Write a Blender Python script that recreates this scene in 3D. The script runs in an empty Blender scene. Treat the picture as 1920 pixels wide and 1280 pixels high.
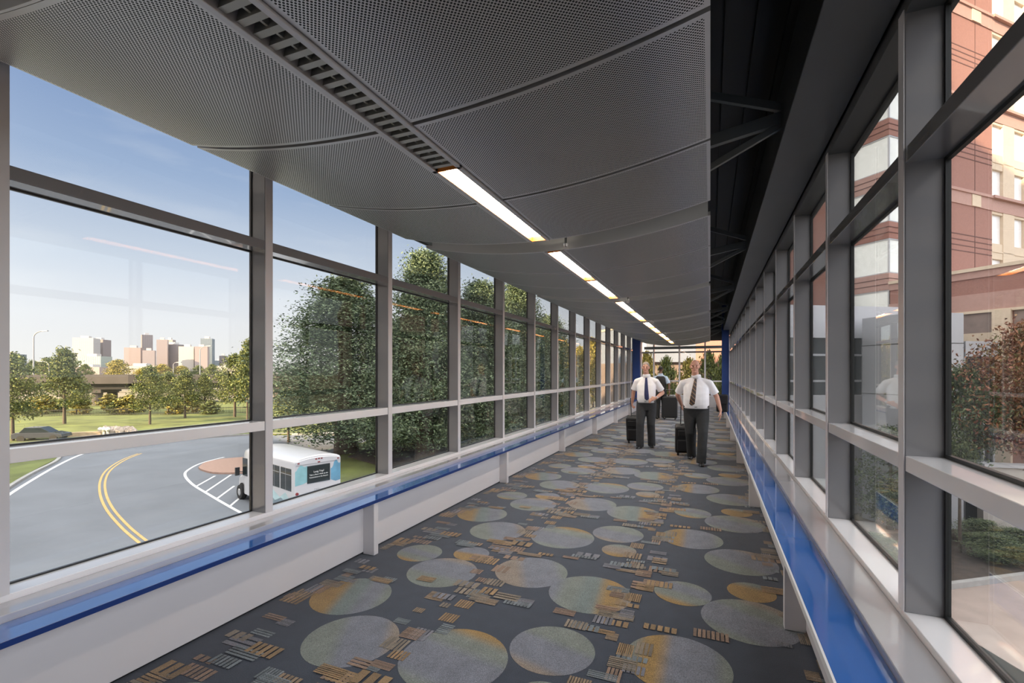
import bpy, bmesh, math, random
from mathutils import Vector, Matrix, noise as mnoise
R = random.Random(7)
SC = bpy.context.scene
COL = SC.collection
PI = math.pi
F, H, HY = 898.0, 1.625, 698.0          # focal length in pixels, eye height, horizon row
TH = math.atan(372 / F); CT, ST = math.cos(TH), math.sin(TH)
GZ = -5.45                               # street level below the bridge floor

def W(px, zc):                           # point on a sight line at depth zc -> plan coordinates
    xc = (px - 960) * zc / F
    return (xc * CT - zc * ST, xc * ST + zc * CT)

def G(px, py, z=GZ):                     # where a sight line meets the level z
    zc = F * (H - z) / (py - HY)
    return W(px, zc)

# ------------------------------------------------------------------ materials
def nodes(name):
    m = bpy.data.materials.new(name); m.use_nodes = True
    nt = m.node_tree
    b = nt.nodes['Principled BSDF']
    return m, nt, b

def mat(name, col, rough=.5, metal=0., noise=None, bump=None, spec=.5, coat=0., emis=None, island=None):
    m, nt, b = nodes(name)
    N, L = nt.nodes, nt.links
    b.inputs['Base Color'].default_value = (*col, 1)
    b.inputs['Roughness'].default_value = rough
    b.inputs['Metallic'].default_value = metal
    b.inputs['Specular IOR Level'].default_value = spec
    b.inputs['Coat Weight'].default_value = coat
    if emis:
        b.inputs['Emission Color'].default_value = (*emis[0], 1)
        b.inputs['Emission Strength'].default_value = emis[1]
    if noise or bump:
        tc = N.new('ShaderNodeTexCoord')
    if island:
        g = N.new('ShaderNodeNewGeometry'); r = N.new('ShaderNodeValToRGB')
        r.color_ramp.interpolation = 'LINEAR'
        els = r.color_ramp.elements
        els[0].position, els[0].color = 0, (*island[0], 1)
        els[1].position, els[1].color = 1, (*island[-1], 1)
        for i, c in enumerate(island[1:-1]):
            e = els.new((i + 1) / (len(island) - 1)); e.color = (*c, 1)
        L.new(g.outputs['Random Per Island'], r.inputs[0]); L.new(r.outputs[0], b.inputs['Base Color'])
    elif noise:
        sc, amt = noise
        n = N.new('ShaderNodeTexNoise'); n.inputs['Scale'].default_value = sc; n.inputs['Detail'].default_value = 4
        mr = N.new('ShaderNodeMapRange'); mr.inputs['From Min'].default_value = .3; mr.inputs['From Max'].default_value = .7
        mr.inputs['To Min'].default_value = 1 - amt; mr.inputs['To Max'].default_value = 1 + amt
        mx = N.new('ShaderNodeVectorMath'); mx.operation = 'SCALE'; mx.inputs[0].default_value = col
        L.new(tc.outputs['Object'], n.inputs['Vector']); L.new(n.outputs[0], mr.inputs[0])
        L.new(mr.outputs[0], mx.inputs['Scale']); L.new(mx.outputs[0], b.inputs['Base Color'])
    if bump:
        n = N.new('ShaderNodeTexNoise'); n.inputs['Scale'].default_value = bump[0]; n.inputs['Detail'].default_value = 3
        bp = N.new('ShaderNodeBump'); bp.inputs['Strength'].default_value = bump[1]; bp.inputs['Distance'].default_value = bump[2] if len(bump) > 2 else .01
        L.new(tc.outputs['Object'], n.inputs['Vector']); L.new(n.outputs[0], bp.inputs['Height']); L.new(bp.outputs[0], b.inputs['Normal'])
    return m

def glass_mat(name, tint, base=.035, top=.75, power=4.5, grough=.0):
    m = bpy.data.materials.new(name); m.use_nodes = True
    nt = m.node_tree; N, L = nt.nodes, nt.links; N.clear()
    o = N.new('ShaderNodeOutputMaterial'); mix = N.new('ShaderNodeMixShader')
    t = N.new('ShaderNodeBsdfTransparent'); t.inputs[0].default_value = (*tint, 1)
    g = N.new('ShaderNodeBsdfGlossy'); g.inputs['Roughness'].default_value = grough; g.inputs[0].default_value = (.9, .95, .93, 1)
    lw = N.new('ShaderNodeLayerWeight')
    p = N.new('ShaderNodeMath'); p.operation = 'POWER'; p.inputs[1].default_value = power
    a = N.new('ShaderNodeMath'); a.operation = 'MULTIPLY_ADD'; a.inputs[1].default_value = top; a.inputs[2].default_value = base
    L.new(lw.outputs['Facing'], p.inputs[0]); L.new(p.outputs[0], a.inputs[0]); L.new(a.outputs[0], mix.inputs[0])
    L.new(t.outputs[0], mix.inputs[1]); L.new(g.outputs[0], mix.inputs[2]); L.new(mix.outputs[0], o.inputs[0])
    return m

def math_node(nt, op, a, b=None, c=None):
    n = nt.nodes.new('ShaderNodeMath'); n.operation = op
    for i, v in enumerate((a, b, c)):
        if v is None: continue
        if isinstance(v, (int, float)): n.inputs[i].default_value = v
        else: nt.links.new(v, n.inputs[i])
    return n.outputs[0]

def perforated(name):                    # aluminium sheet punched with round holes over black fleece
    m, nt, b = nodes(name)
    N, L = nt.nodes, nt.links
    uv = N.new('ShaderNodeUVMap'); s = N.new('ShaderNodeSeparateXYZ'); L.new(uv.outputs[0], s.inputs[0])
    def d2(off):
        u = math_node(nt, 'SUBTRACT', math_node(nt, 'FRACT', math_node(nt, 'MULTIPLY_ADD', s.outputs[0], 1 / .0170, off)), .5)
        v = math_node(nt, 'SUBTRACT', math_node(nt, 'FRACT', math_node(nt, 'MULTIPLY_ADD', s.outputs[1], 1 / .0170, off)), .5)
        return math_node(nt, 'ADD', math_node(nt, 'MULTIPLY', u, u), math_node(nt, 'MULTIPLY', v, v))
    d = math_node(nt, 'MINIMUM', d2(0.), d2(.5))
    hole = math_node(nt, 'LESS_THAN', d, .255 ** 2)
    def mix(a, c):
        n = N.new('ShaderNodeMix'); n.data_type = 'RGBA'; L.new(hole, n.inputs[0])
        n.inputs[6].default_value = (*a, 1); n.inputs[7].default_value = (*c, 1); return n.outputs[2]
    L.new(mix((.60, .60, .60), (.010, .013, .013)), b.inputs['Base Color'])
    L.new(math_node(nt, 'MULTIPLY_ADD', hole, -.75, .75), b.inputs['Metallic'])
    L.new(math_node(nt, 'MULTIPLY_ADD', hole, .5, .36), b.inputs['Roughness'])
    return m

def carpet(name):                        # loop-pile carpet: woven colours times a fine fleck
    m, nt, b = nodes(name); N, L = nt.nodes, nt.links
    at = N.new('ShaderNodeAttribute'); at.attribute_name = 'weave'
    tc = N.new('ShaderNodeTexCoord')
    n = N.new('ShaderNodeTexNoise'); n.inputs['Scale'].default_value = 260; n.inputs['Detail'].default_value = 2
    n2 = N.new('ShaderNodeTexNoise'); n2.inputs['Scale'].default_value = 9; n2.inputs['Detail'].default_value = 3
    L.new(tc.outputs['Object'], n.inputs['Vector']); L.new(tc.outputs['Object'], n2.inputs['Vector'])
    mr = N.new('ShaderNodeMapRange'); mr.inputs['From Min'].default_value = .3; mr.inputs['From Max'].default_value = .7
    mr.inputs['To Min'].default_value = .45; mr.inputs['To Max'].default_value = 1.55
    L.new(n.outputs[0], mr.inputs[0])
    m2 = N.new('ShaderNodeMapRange'); m2.inputs['From Min'].default_value = .3; m2.inputs['From Max'].default_value = .7
    m2.inputs['To Min'].default_value = .88; m2.inputs['To Max'].default_value = 1.12
    L.new(n2.outputs[0], m2.inputs[0])
    k = math_node(nt, 'MULTIPLY', mr.outputs[0], m2.outputs[0])
    mx = N.new('ShaderNodeVectorMath'); mx.operation = 'SCALE'
    L.new(at.outputs['Color'], mx.inputs[0]); L.new(k, mx.inputs['Scale']); L.new(mx.outputs[0], b.inputs['Base Color'])
    b.inputs['Roughness'].default_value = .9; b.inputs['Specular IOR Level'].default_value = .25
    b.inputs['Sheen Weight'].default_value = .25; b.inputs['Sheen Roughness'].default_value = .5
    bp = N.new('ShaderNodeBump'); bp.inputs['Strength'].default_value = .5; bp.inputs['Distance'].default_value = .003
    L.new(n.outputs[0], bp.inputs['Height']); L.new(bp.outputs[0], b.inputs['Normal'])
    return m

def facade_grid(name, wall, glass, bw, bh, mortar):   # far towers: a grid of windows
    m, nt, b = nodes(name); N, L = nt.nodes, nt.links
    uv = N.new('ShaderNodeUVMap')
    br = N.new('ShaderNodeTexBrick'); br.offset = 0; br.squash = 1
    br.inputs['Color1'].default_value = (*glass, 1); br.inputs['Color2'].default_value = (*[g * .8 for g in glass], 1)
    br.inputs['Mortar'].default_value = (*wall, 1); br.inputs['Scale'].default_value = 1
    br.inputs['Mortar Size'].default_value = mortar; br.inputs['Mortar Smooth'].default_value = 0.
    br.inputs['Brick Width'].default_value = bw; br.inputs['Row Height'].default_value = bh
    L.new(uv.outputs[0], br.inputs['Vector']); L.new(br.outputs[0], b.inputs['Base Color'])
    b.inputs['Roughness'].default_value = .6
    return m

M = {}
M['paint'] = mat('silver_grey_paint', (.205, .203, .21), .25, .05, noise=(3, .03), coat=1.0)
M['sill'] = mat('pale_anodised_sill', (.84, .82, .83), .2, .05, coat=.8, noise=(2, .03))
M['cap'] = mat('grey_metal_cap', (.50, .485, .50), .16, .2, coat=.8, noise=(2, .03))
M['panel'] = mat('off_white_enamel', (.65, .628, .638), .40, noise=(1.2, .03))
M['blue'] = mat('gloss_blue_laminate', (.026, .145, .50), .1, spec=.6, coat=1., noise=(2, .05))
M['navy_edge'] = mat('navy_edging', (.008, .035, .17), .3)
M['post'] = mat('post_face_glare', (.66, .64, .65), .3, noise=(3, .03))  # lighter strip on post faces, window reflection painted into its colour
M['lamp_pole'] = mat('galvanised_pole', (.26, .26, .27), .5)
M['edge'] = mat('white_glare_edge', (.8, .8, .8), .3)  # window glare painted white along the hotel-side shelf edge
M['gasket'] = mat('black_rubber', (.008, .009, .009), .45)
M['glass'] = glass_mat('clear_greenish_glass', (.94, .96, .95), .022, .8, 4.2)
M['alu'] = mat('satin_aluminium', (.54, .54, .545), .36, .75, noise=(6, .03))
M['alu_plain'] = mat('smooth_grey_metal', (.60, .61, .61), .40, .2)
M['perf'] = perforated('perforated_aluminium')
M['deck'] = mat('black_painted_deck', (.020, .022, .022), .5)
M['truss'] = mat('dark_grey_steel', (.17, .185, .185), .5)
M['soffit'] = mat('charcoal_soffit', (.085, .088, .088), .4, .2, noise=(2, .08))
M['colblue'] = mat('navy_column_paint', (.018, .05, .19), .35, noise=(2, .05))
M['lamp'] = mat('warm_lamp_diffuser', (.9, .85, .7), .4, emis=((1., .90, .74), 25.0))
M['lamp_edge'] = mat('amber_glow_lining', (.42, .13, .012), .5)  # warm glow at the lamp's edge painted in as amber
M['rail'] = mat('lamp_rail_grey', (.48, .48, .50), .35, .5)
M['dull'] = mat('louver_grey', (.34, .34, .31), .3, .4)
M['carpet'] = carpet('patterned_carpet')
M['asphalt'] = mat('asphalt', (.155, .165, .185), .8, noise=(.35, .10), bump=(60, .25, .01))
M['white_line'] = mat('white_road_paint', (.75, .75, .75), .6, noise=(5, .12))
M['yellow_line'] = mat('yellow_road_paint', (.56, .37, .13), .6, noise=(5, .12))
M['lawn'] = mat('mown_grass', (.115, .135, .032), .9, noise=(.35, .4), bump=(20, .4, .03))
M['earth'] = mat('dry_ground', (.22, .18, .12), .95, noise=(.2, .3))
M['mulch'] = mat('dark_mulch', (.05, .035, .026), .95, noise=(3, .4), bump=(25, .6, .04))
M['concrete'] = mat('pale_concrete', (.42, .39, .36), .85, noise=(1, .12))
M['apron'] = mat('added_bounce_apron', (.60, .50, .40), .85, noise=(1, .1))  # for unseen ground added to bounce warm light onto the ceiling
M['kerb'] = mat('kerb_stone', (.32, .31, .30), .8, noise=(4, .1))
M['brickpave'] = mat('pink_brick_paving', (.36, .23, .18), .85, noise=(6, .15))
M['paving'] = mat('warm_beige_paving', (.32, .25, .22), .85, noise=(1.5, .1))

# ------------------------------------------------------------------ mesh helpers
class MB:
    def __init__(s): s.v = []; s.f = []; s.m = []; s.uv = {}; s.c = {}
    def poly(s, pts, m=0, uv=None, col=None):
        i = len(s.v); s.v += [tuple(p) for p in pts]; s.f.append(tuple(range(i, i + len(pts)))); s.m.append(m)
        if uv: s.uv[len(s.f) - 1] = uv
        if col: s.c[len(s.f) - 1] = col if isinstance(col, list) else [col] * len(pts)
    def box(s, x0, x1, y0, y1, z0, z1, m=0, top=None):
        i = len(s.v)
        s.v += [(x0, y0, z0), (x1, y0, z0), (x1, y1, z0), (x0, y1, z0), (x0, y0, z1), (x1, y0, z1), (x1, y1, z1), (x0, y1, z1)]
        for k, q in enumerate(((0, 3, 2, 1), (4, 5, 6, 7), (0, 1, 5, 4), (1, 2, 6, 5), (2, 3, 7, 6), (3, 0, 4, 7))):
            s.f.append(tuple(i + a for a in q)); s.m.append(top if (k == 1 and top is not None) else m)
    def rings(s, rings, m=0, cap=True, closed=True):
        n = len(rings[0]); b = len(s.v)
        for r in rings: s.v += [tuple(p) for p in r]
        for j in range(len(rings) - 1):
            for k in range(n if closed else n - 1):
                a = b + j * n + k; c = b + j * n + (k + 1) % n
                s.f.append((a, c, c + n, a + n)); s.m.append(m)
        if cap:
            s.f.append(tuple(b + k for k in reversed(range(n)))); s.m.append(m)
            s.f.append(tuple(b + (len(rings) - 1) * n + k for k in range(n))); s.m.append(m)
    def tube(s, path, rad, n=8, m=0, cap=True):
        P = [Vector(p) for p in path]
        if not isinstance(rad, (list, tuple)): rad = [rad] * len(P)
        rs = []
        up = None
        for i, p in enumerate(P):
            d = (P[min(i + 1, len(P) - 1)] - P[max(i - 1, 0)]).normalized()
            if up is None: up = Vector((0, 0, 1)) if abs(d.z) < .9 else Vector((0, 1, 0))
            x = d.cross(up)
            if x.length < 1e-4: x = d.cross(Vector((1, 0, 0)))
            x.normalize(); y = x.cross(d).normalized(); up = y
            rs.append([p + (x * math.cos(2 * PI * k / n) + y * math.sin(2 * PI * k / n)) * rad[i] for k in range(n)])
        s.rings(rs, m, cap)
    def bar(s, p, q, w, h, m=0):         # rectangular bar from p to q
        p, q = Vector(p), Vector(q); d = (q - p).normalized()
        up = Vector((0, 0, 1)) if abs(d.z) < .95 else Vector((0, 1, 0))
        x = d.cross(up).normalized() * (w / 2); y = x.cross(d).normalized() * (h / 2)
        s.rings([[e - x - y, e + x - y, e + x + y, e - x + y] for e in (p, q)], m)
    def ell(s, c, r, n=14, k=9, m=0, rot=None):
        rs = []
        for j in range(k + 1):
            a = -PI / 2 + PI * j / k
            cr = max(math.cos(a), .02)
            ring = []
            for i in range(n):
                v = Vector((r[0] * cr * math.cos(2 * PI * i / n), r[1] * cr * math.sin(2 * PI * i / n), r[2] * math.sin(a)))
                if rot: v = rot @ v
                ring.append(Vector(c) + v)
            rs.append(ring)
        s.rings(rs, m)
    def capsule(s, p, q, r1, r2, n=12, m=0):
        p, q = Vector(p), Vector(q); d = (q - p).normalized()
        path, rad = [], []
        for a in (-.98, -.8, -.5, 0): path.append(p + d * r1 * a); rad.append(r1 * math.sqrt(max(0, 1 - a * a)))
        for a in (0, .5, .8, .98): path.append(q + d * r2 * a); rad.append(r2 * math.sqrt(max(0, 1 - a * a)))
        s.tube(path, rad, n, m)
    def prism(s, pts, z0, z1, m=0, top=None):
        n = len(pts); b = len(s.v)
        s.v += [(p[0], p[1], z0) for p in pts] + [(p[0], p[1], z1) for p in pts]
        s.f.append(tuple(b + k for k in reversed(range(n)))); s.m.append(m)
        s.f.append(tuple(b + n + k for k in range(n))); s.m.append(m if top is None else top)
        for k in range(n):
            s.f.append((b + k, b + (k + 1) % n, b + n + (k + 1) % n, b + n + k)); s.m.append(m)
    def xf(s, mtx):
        s.v = [tuple(mtx @ Vector(p)) for p in s.v]; return s
    def mesh(s, name, mats, off=(0, 0, 0)):
        me = bpy.data.meshes.new(name)
        o = off
        me.from_pydata([(p[0] - o[0], p[1] - o[1], p[2] - o[2]) for p in s.v], [], s.f)
        for m in (mats if isinstance(mats, (list, tuple)) else [mats]): me.materials.append(m)
        me.polygons.foreach_set('material_index', s.m)
        if s.uv:
            l = me.uv_layers.new(name='UVMap')
            for i, uv in s.uv.items():
                for k, li in enumerate(me.polygons[i].loop_indices): l.data[li].uv = uv[k]
        if s.c:
            l = me.color_attributes.new('weave', 'FLOAT_COLOR', 'CORNER')
            for i, cs in s.c.items():
                for k, li in enumerate(me.polygons[i].loop_indices): l.data[li].color = (*cs[k], 1)
        me.update(); return me

def smooth_mesh(me, angle=35):
    me.polygons.foreach_set('use_smooth', [True] * len(me.polygons))
    try: me.set_sharp_from_angle(angle=math.radians(angle))
    except Exception: pass

def obj(name, mb, mats, parent=None, smooth=False, bevel=0., fix=True):
    off = (0, 0, 0)
    if parent is not None:
        q = parent
        loc = Vector((0, 0, 0))
        while q is not None: loc += q.location; q = q.parent
        off = tuple(loc)
    me = mb if isinstance(mb, bpy.types.Mesh) else mb.mesh(name, mats, off)
    if fix and not isinstance(mb, bpy.types.Mesh):
        bm = bmesh.new(); bm.from_mesh(me)
        bmesh.ops.recalc_face_normals(bm, faces=bm.faces); bm.to_mesh(me); bm.free()
    o = bpy.data.objects.new(name, me); COL.objects.link(o)
    if parent is not None: o.parent = parent
    if smooth: smooth_mesh(me, smooth if smooth is not True else 35)
    if bevel:
        bv = o.modifiers.new('bevel', 'BEVEL'); bv.width = bevel; bv.segments = 2; bv.limit_method = 'ANGLE'
    return o

def tag(o, label, cat, group=None, kind=None):
    o['label'] = label; o['category'] = cat
    if group: o['group'] = group
    if kind: o['kind'] = kind
    return o

def thing(name, label, cat, loc=(0, 0, 0), group=None, kind=None):
    o = bpy.data.objects.new(name, None); COL.objects.link(o); o.location = loc
    o.empty_display_size = .2
    return tag(o, label, cat, group, kind)

def copy_tree(o, parent=None):
    c = o.copy(); COL.objects.link(c)
    if parent is not None: c.parent = parent
    for ch in list(o.children): copy_tree(ch, c)
    return c

def unify(mb, mats, voxel, smooth=6, name='m'):        # overlapping closed shells -> one continuous surface
    me = mb.mesh(name, mats)
    bm = bmesh.new(); bm.from_mesh(me); bmesh.ops.recalc_face_normals(bm, faces=bm.faces); bm.to_mesh(me); bm.free()
    o = bpy.data.objects.new('tmp', me); COL.objects.link(o)
    r = o.modifiers.new('r', 'REMESH'); r.mode = 'VOXEL'; r.voxel_size = voxel
    if smooth:
        s = o.modifiers.new('s', 'SMOOTH'); s.factor = .5; s.iterations = smooth
    dg = bpy.context.evaluated_depsgraph_get()
    out = bpy.data.meshes.new_from_object(o.evaluated_get(dg))
    bpy.data.objects.remove(o)
    out.materials.clear()
    for m in (mats if isinstance(mats, (list, tuple)) else [mats]): out.materials.append(m)
    out.polygons.foreach_set('use_smooth', [True] * len(out.polygons))
    return out

ORD = ['nearest', 'second', 'third', 'fourth', 'fifth', 'sixth', 'seventh', 'eighth', 'ninth', 'tenth', 'eleventh', 'twelfth',
       'thirteenth', 'fourteenth', 'fifteenth', 'sixteenth', 'seventeenth', 'eighteenth', 'nineteenth', 'twentieth', 'twenty-first', 'twenty-second']
WORLD, SUN, EXPO = 1.0, 14.0, 0.35
# ------------------------------------------------------------------ the corridor shell
XL, XR = -3.12, .80                      # inner faces of the two glass walls
Y0, PITCH = 2.637, 1.5                   # first mullion ahead of the eye, bay width
YB, YE = -6.4, 24.0                      # back and far end of the corridor
NB0, NB1 = -6, 14
SILL, MR0, MR1, TR0, TR1, HEAD = .559, 1.185, 1.255, 2.555, 2.625, 3.22

# carpet
def carpet_mesh():
    mb = MB()
    base = (.027, .036, .056)
    mb.poly([(-3.05, YB, 0), (.95, YB, 0), (.95, YE + .1, 0), (-3.05, YE + .1, 0)], 0, col=base)
    gg, bl, tan, gold, teal = (.165, .185, .165), (.155, .165, .20), (.22, .18, .145), (.27, .165, .05), (.14, .175, .17)
    P = 2.17
    cell = [  # x, y within the repeat, radius, angle of the colour bands, colours across
        (-2.42, .61, .285, 20, [gold, gold, teal, bl, gg]), (-2.42, 1.50, .20, 80, [gold, gg, bl, gg, gg]),
        (-2.02, .15, .285, 30, [gg, gg, bl, bl, tan]), (-2.02, 1.22, .285, 85, [gg, gg, bl, bl, tan]), (-1.98, 1.66, .16, 90, [gold, gold, bl, bl]),
        (-1.35, .22, .31, 80, [gg, bl, bl, gg, gold]), (-1.35, 1.50, .295, 25, [tan, tan, bl, bl, gg]),
        (-.86, .52, .25, 75, [tan, bl, bl, gg, gg]), (-.82, 1.30, .30, 5, [bl, gg, teal, gold, tan]), (-.77, .07, .155, 85, [gold, tan, gg]),
        (-.17, .66, .285, 0, [gg, gold, bl, bl, gg]), (-.19, 1.57, .20, 70, [gold, gg, bl, gg]),
        (.24, .21, .29, 55, [gg, gg, bl, bl, tan]), (.24, 1.32, .30, 60, [gg, bl, bl, gg, tan]), (.28, 1.78, .165, 75, [gold, gold, gg])]
    def disc(x, y, r, ang, cols, dz):
        a = math.radians(ang); u = (math.cos(a), math.sin(a)); v = (-u[1], u[0])
        K = 22; pr = None
        for k in range(K + 1):
            t = -math.cos(PI * k / K); h = math.sqrt(max(0, 1 - t * t))
            q = (t + 1) / 2 * (len(cols) - 1); i = min(int(q), len(cols) - 2); w = q - i
            w = min(1, max(0, (w - .25) * 2))
            c = tuple(cols[i][j] * (1 - w) + cols[i + 1][j] * w for j in range(3))
            p = [(x + (u[0] * t + v[0] * e * h) * r, y + (u[1] * t + v[1] * e * h) * r, .001 + dz) for e in (-1, 1)]
            if pr: mb.poly([pr[0][0], p[0], p[1], pr[0][1]], 0, col=[pr[1], c, c, pr[1]])
            pr = (p, c)
    rr = random.Random(3)
    bars = []
    tones = [(.24, .17, .105), (.25, .16, .075), (.19, .155, .115), (.16, .16, .185), (.14, .165, .18), (.22, .145, .10)]
    for lane in (-2.72, -1.70, -.50, .56):
        y = 0.
        while y < P:
            n = rr.choice((1, 2, 2))
            for k in range(n):
                w, h = rr.uniform(.07, .22), rr.uniform(.05, .15)
                bars.append((lane + rr.uniform(-.17, .17), y + rr.uniform(-.03, .03), w, h, rr.random() < .5, rr.choice(tones), rr.choice((3, 4, 5, 6, 8))))
            y += rr.uniform(.09, .15)
    for cy in (.93, 1.93):
        for k in range(20):
            w, h = rr.uniform(.12, .24), rr.uniform(.05, .11)
            bars.append((rr.uniform(-2.8, .55), cy + rr.uniform(-.12, .12), w, h, rr.random() < .5, rr.choice(tones), rr.choice((3, 4, 5, 6, 8))))
    for j in range(-4, 12):
        for di, (x, y, r, a, c) in enumerate(cell):
            if YB < y + j * P < YE - .3: disc(x, y + j * P, r, a, c, di * .00005 + (j % 2) * .00002)
        for bi, (x, y, w, h, vert, c, n) in enumerate(bars):
            bz = .0022 + bi * .00003
            yy = y + j * P
            if not (YB + .2 < yy < YE - .2) or x - w / 2 < -2.87: continue
            for k in range(n):
                cc = tuple(q * (.75 + .5 * ((k * 37 + int(x * 90)) % 10) / 10) for q in c)
                if vert:
                    a0 = x - w / 2 + w * k / n; a1 = a0 + w / n * .72
                    mb.poly([(a0, yy - h / 2, bz), (a1, yy - h / 2, bz), (a1, yy + h / 2, bz), (a0, yy + h / 2, bz)], 0, col=cc)
                else:
                    b0 = yy - h / 2 + h * k / n; b1 = b0 + h / n * .72
                    mb.poly([(x - w / 2, b0, bz), (x + w / 2, b0, bz), (x + w / 2, b1, bz), (x - w / 2, b1, bz)], 0, col=cc)
    # slab under the carpet
    x0, x1, y0, y1, z0, z1 = -3.45, 1.15, YB - .1, YE + .25, -.45, -.002
    sl = MB(); sl.box(x0, x1, y0, y1, z0, z1)
    n = len(mb.v); mb.v += sl.v; mb.f += [tuple(a + n for a in f) for f in sl.f]; mb.m += [1] * len(sl.f)
    return mb
fl = obj('floor', carpet_mesh(), [M['carpet'], M['concrete']], fix=False)
tag(fl, 'dark slate carpet woven with grey and gold discs and striped dashes', 'floor', kind='structure')

def glass_wall(side):
    left = side == 'left'
    s = -1 if left else 1
    xi = XL if left else XR              # room face
    def X(d): return xi + s * d          # d metres outwards from the room face
    def bx(mb, d0, d1, y0, y1, z0, z1, m=0): mb.box(min(X(d0), X(d1)), max(X(d0), X(d1)), y0, y1, z0, z1, m)
    root = thing('wall_' + side, 'grey metal and glass wall of the corridor, ' + ('its road side' if left else 'its brick hotel side'), 'wall', (0, 0, 0), kind='structure')
    for n in range(NB0, NB1 + 1):
        y = Y0 + PITCH * n
        mb = MB(); bx(mb, 0, .15, y, y + .07, SILL, HEAD + .02)
        obj('mullion', mb, M['paint'], root, bevel=.003)
        mb = MB(); bx(mb, -.005, -.0005, y + .003, y + .067, SILL, HEAD + .02); obj('bright_post_face', mb, M['post'], root)
    y0, y1 = Y0 + PITCH * NB0, Y0 + PITCH * NB1 + .07
    mb = MB(); bx(mb, .002, .15, y0, y1 + .3, MR0, MR1); obj('mid_rail', mb, M['sill'], root, bevel=.003)
    mb = MB(); bx(mb, .002, .15, y0, y1 + .3, TR0, TR1); obj('transom', mb, M['paint'], root, bevel=.003)
    mb = MB(); bx(mb, -.002, .155, y0, y1 + .3, SILL - .05, SILL); obj('bottom_rail', mb, M['sill'], root, bevel=.003)
    mb = MB(); bx(mb, .0, .19, y0, y1 + .3, HEAD, HEAD + .06); bx(mb, .012, .19, y0, y1 + .3, HEAD + .06, 4.45)
    obj('head_beam', mb, M['soffit'], root, bevel=.003)
    mb = MB(); bx(mb, .03, .19, y0, y1 + .3, -.44, SILL - .05); obj('spandrel', mb, M['panel'], root)
    k = 0
    for n in range(NB0, NB1):
        a, b = Y0 + PITCH * n + .07, Y0 + PITCH * (n + 1)
        k += 1
        w = thing('window_%d' % (k + (40 if not left else 0)),
                  'three-pane window bay %s, %s' % ('of the road-side glass wall' if left else 'of the hotel-side glass wall',
                  ('%s bay ahead of the camera' % ORD[n] if n >= 0 else 'behind the camera, %s bay back' % ORD[-n - 1])), 'window', (X(.146), (a + b) / 2, SILL), kind='structure')
        gk = MB()
        for z0, z1 in ((SILL, MR0), (MR1, TR0), (TR1, HEAD)):
            t = .008 if left else .016
            for (ya, yb, za, zb) in ((a, a + t, z0, z1), (b - t, b, z0, z1), (a + t, b - t, z0, z0 + t), (a + t, b - t, z1 - t, z1)):
                bx(gk, .136, .156, ya, yb, za, zb)
        obj('gasket', gk, M['gasket'], w)
        for z0, z1 in ((SILL, MR0), (MR1, TR0), (TR1, HEAD)):
            mb = MB(); bx(mb, .142, .150, a + .012, b - .012, z0 + .012, z1 - .012); obj('pane', mb, M['glass'], w)
    return root
glass_wall('left'); glass_wall('right')

# ledges that run below the glass: a blue shelf on boxed brackets with a metal cap behind it
def ledge(side):
    left = side == 'left'
    s = -1 if left else 1
    xi = XL if left else XR
    D = .38                              # reach into the room
    xf = xi - s * D                      # front edge
    r = thing('window_ledge', 'long blue-topped ledge under the ' + ('road-side windows, seen with its white front' if left else 'hotel-side windows, seen from above'), 'ledge', (xf, 9, 0), group=None)
    def bx(mb, x0, x1, *a, **k): mb.box(min(x0, x1), max(x0, x1), *a, **k)
    y0, y1 = YB + .05, Y0 + PITCH * 13 + .3
    if not left: y1 = 20.7
    mb = MB(); bx(mb, xf + s * .006, xf + s * .214, y0, y1, .472, .492); obj('shelf', mb, M['blue'], r, bevel=.003)
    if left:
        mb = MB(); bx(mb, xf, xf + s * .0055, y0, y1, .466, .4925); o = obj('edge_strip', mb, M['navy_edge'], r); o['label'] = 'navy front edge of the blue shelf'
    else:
        mb = MB(); bx(mb, xf - s * .004, xf + s * .0055, y0, y1, .455, .4925); o = obj('edge_strip', mb, M['edge'], r); o['label'] = 'blue shelf front edge with window glare painted white'
    mb = MB(); bx(mb, xf + s * .214, xi - s * .0025, y0, y1, .44, .527)
    o = obj('metal_cap', mb, M['cap'], r, bevel=.004); o['label'] = 'pale metal cap behind the blue shelf'
    mb = MB(); bx(mb, xf + s * .13, xf + s * .30, y0, y1, .02, .47); o = obj('front_panel', mb, M['panel'], r, bevel=.002); o['label'] = 'off-white enamelled front panel'
    mb = MB(); bx(mb, xf + s * .15, xf + s * .30, y0, y1, 0.003, .02); obj('plinth', mb, M['gasket'], r)
    k = 0
    for n in range(-3, 8):
        y = 3.45 + 3. * n
        if not y0 + .3 < y < y1 - .3: continue
        mb = MB(); bx(mb, xf + s * .012, xf + s * .13, y, y + .06, .004, .471)
        obj('bracket', mb, M['panel'], r, bevel=.002)
    return r
ledge('left'); ledge('right')

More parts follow.
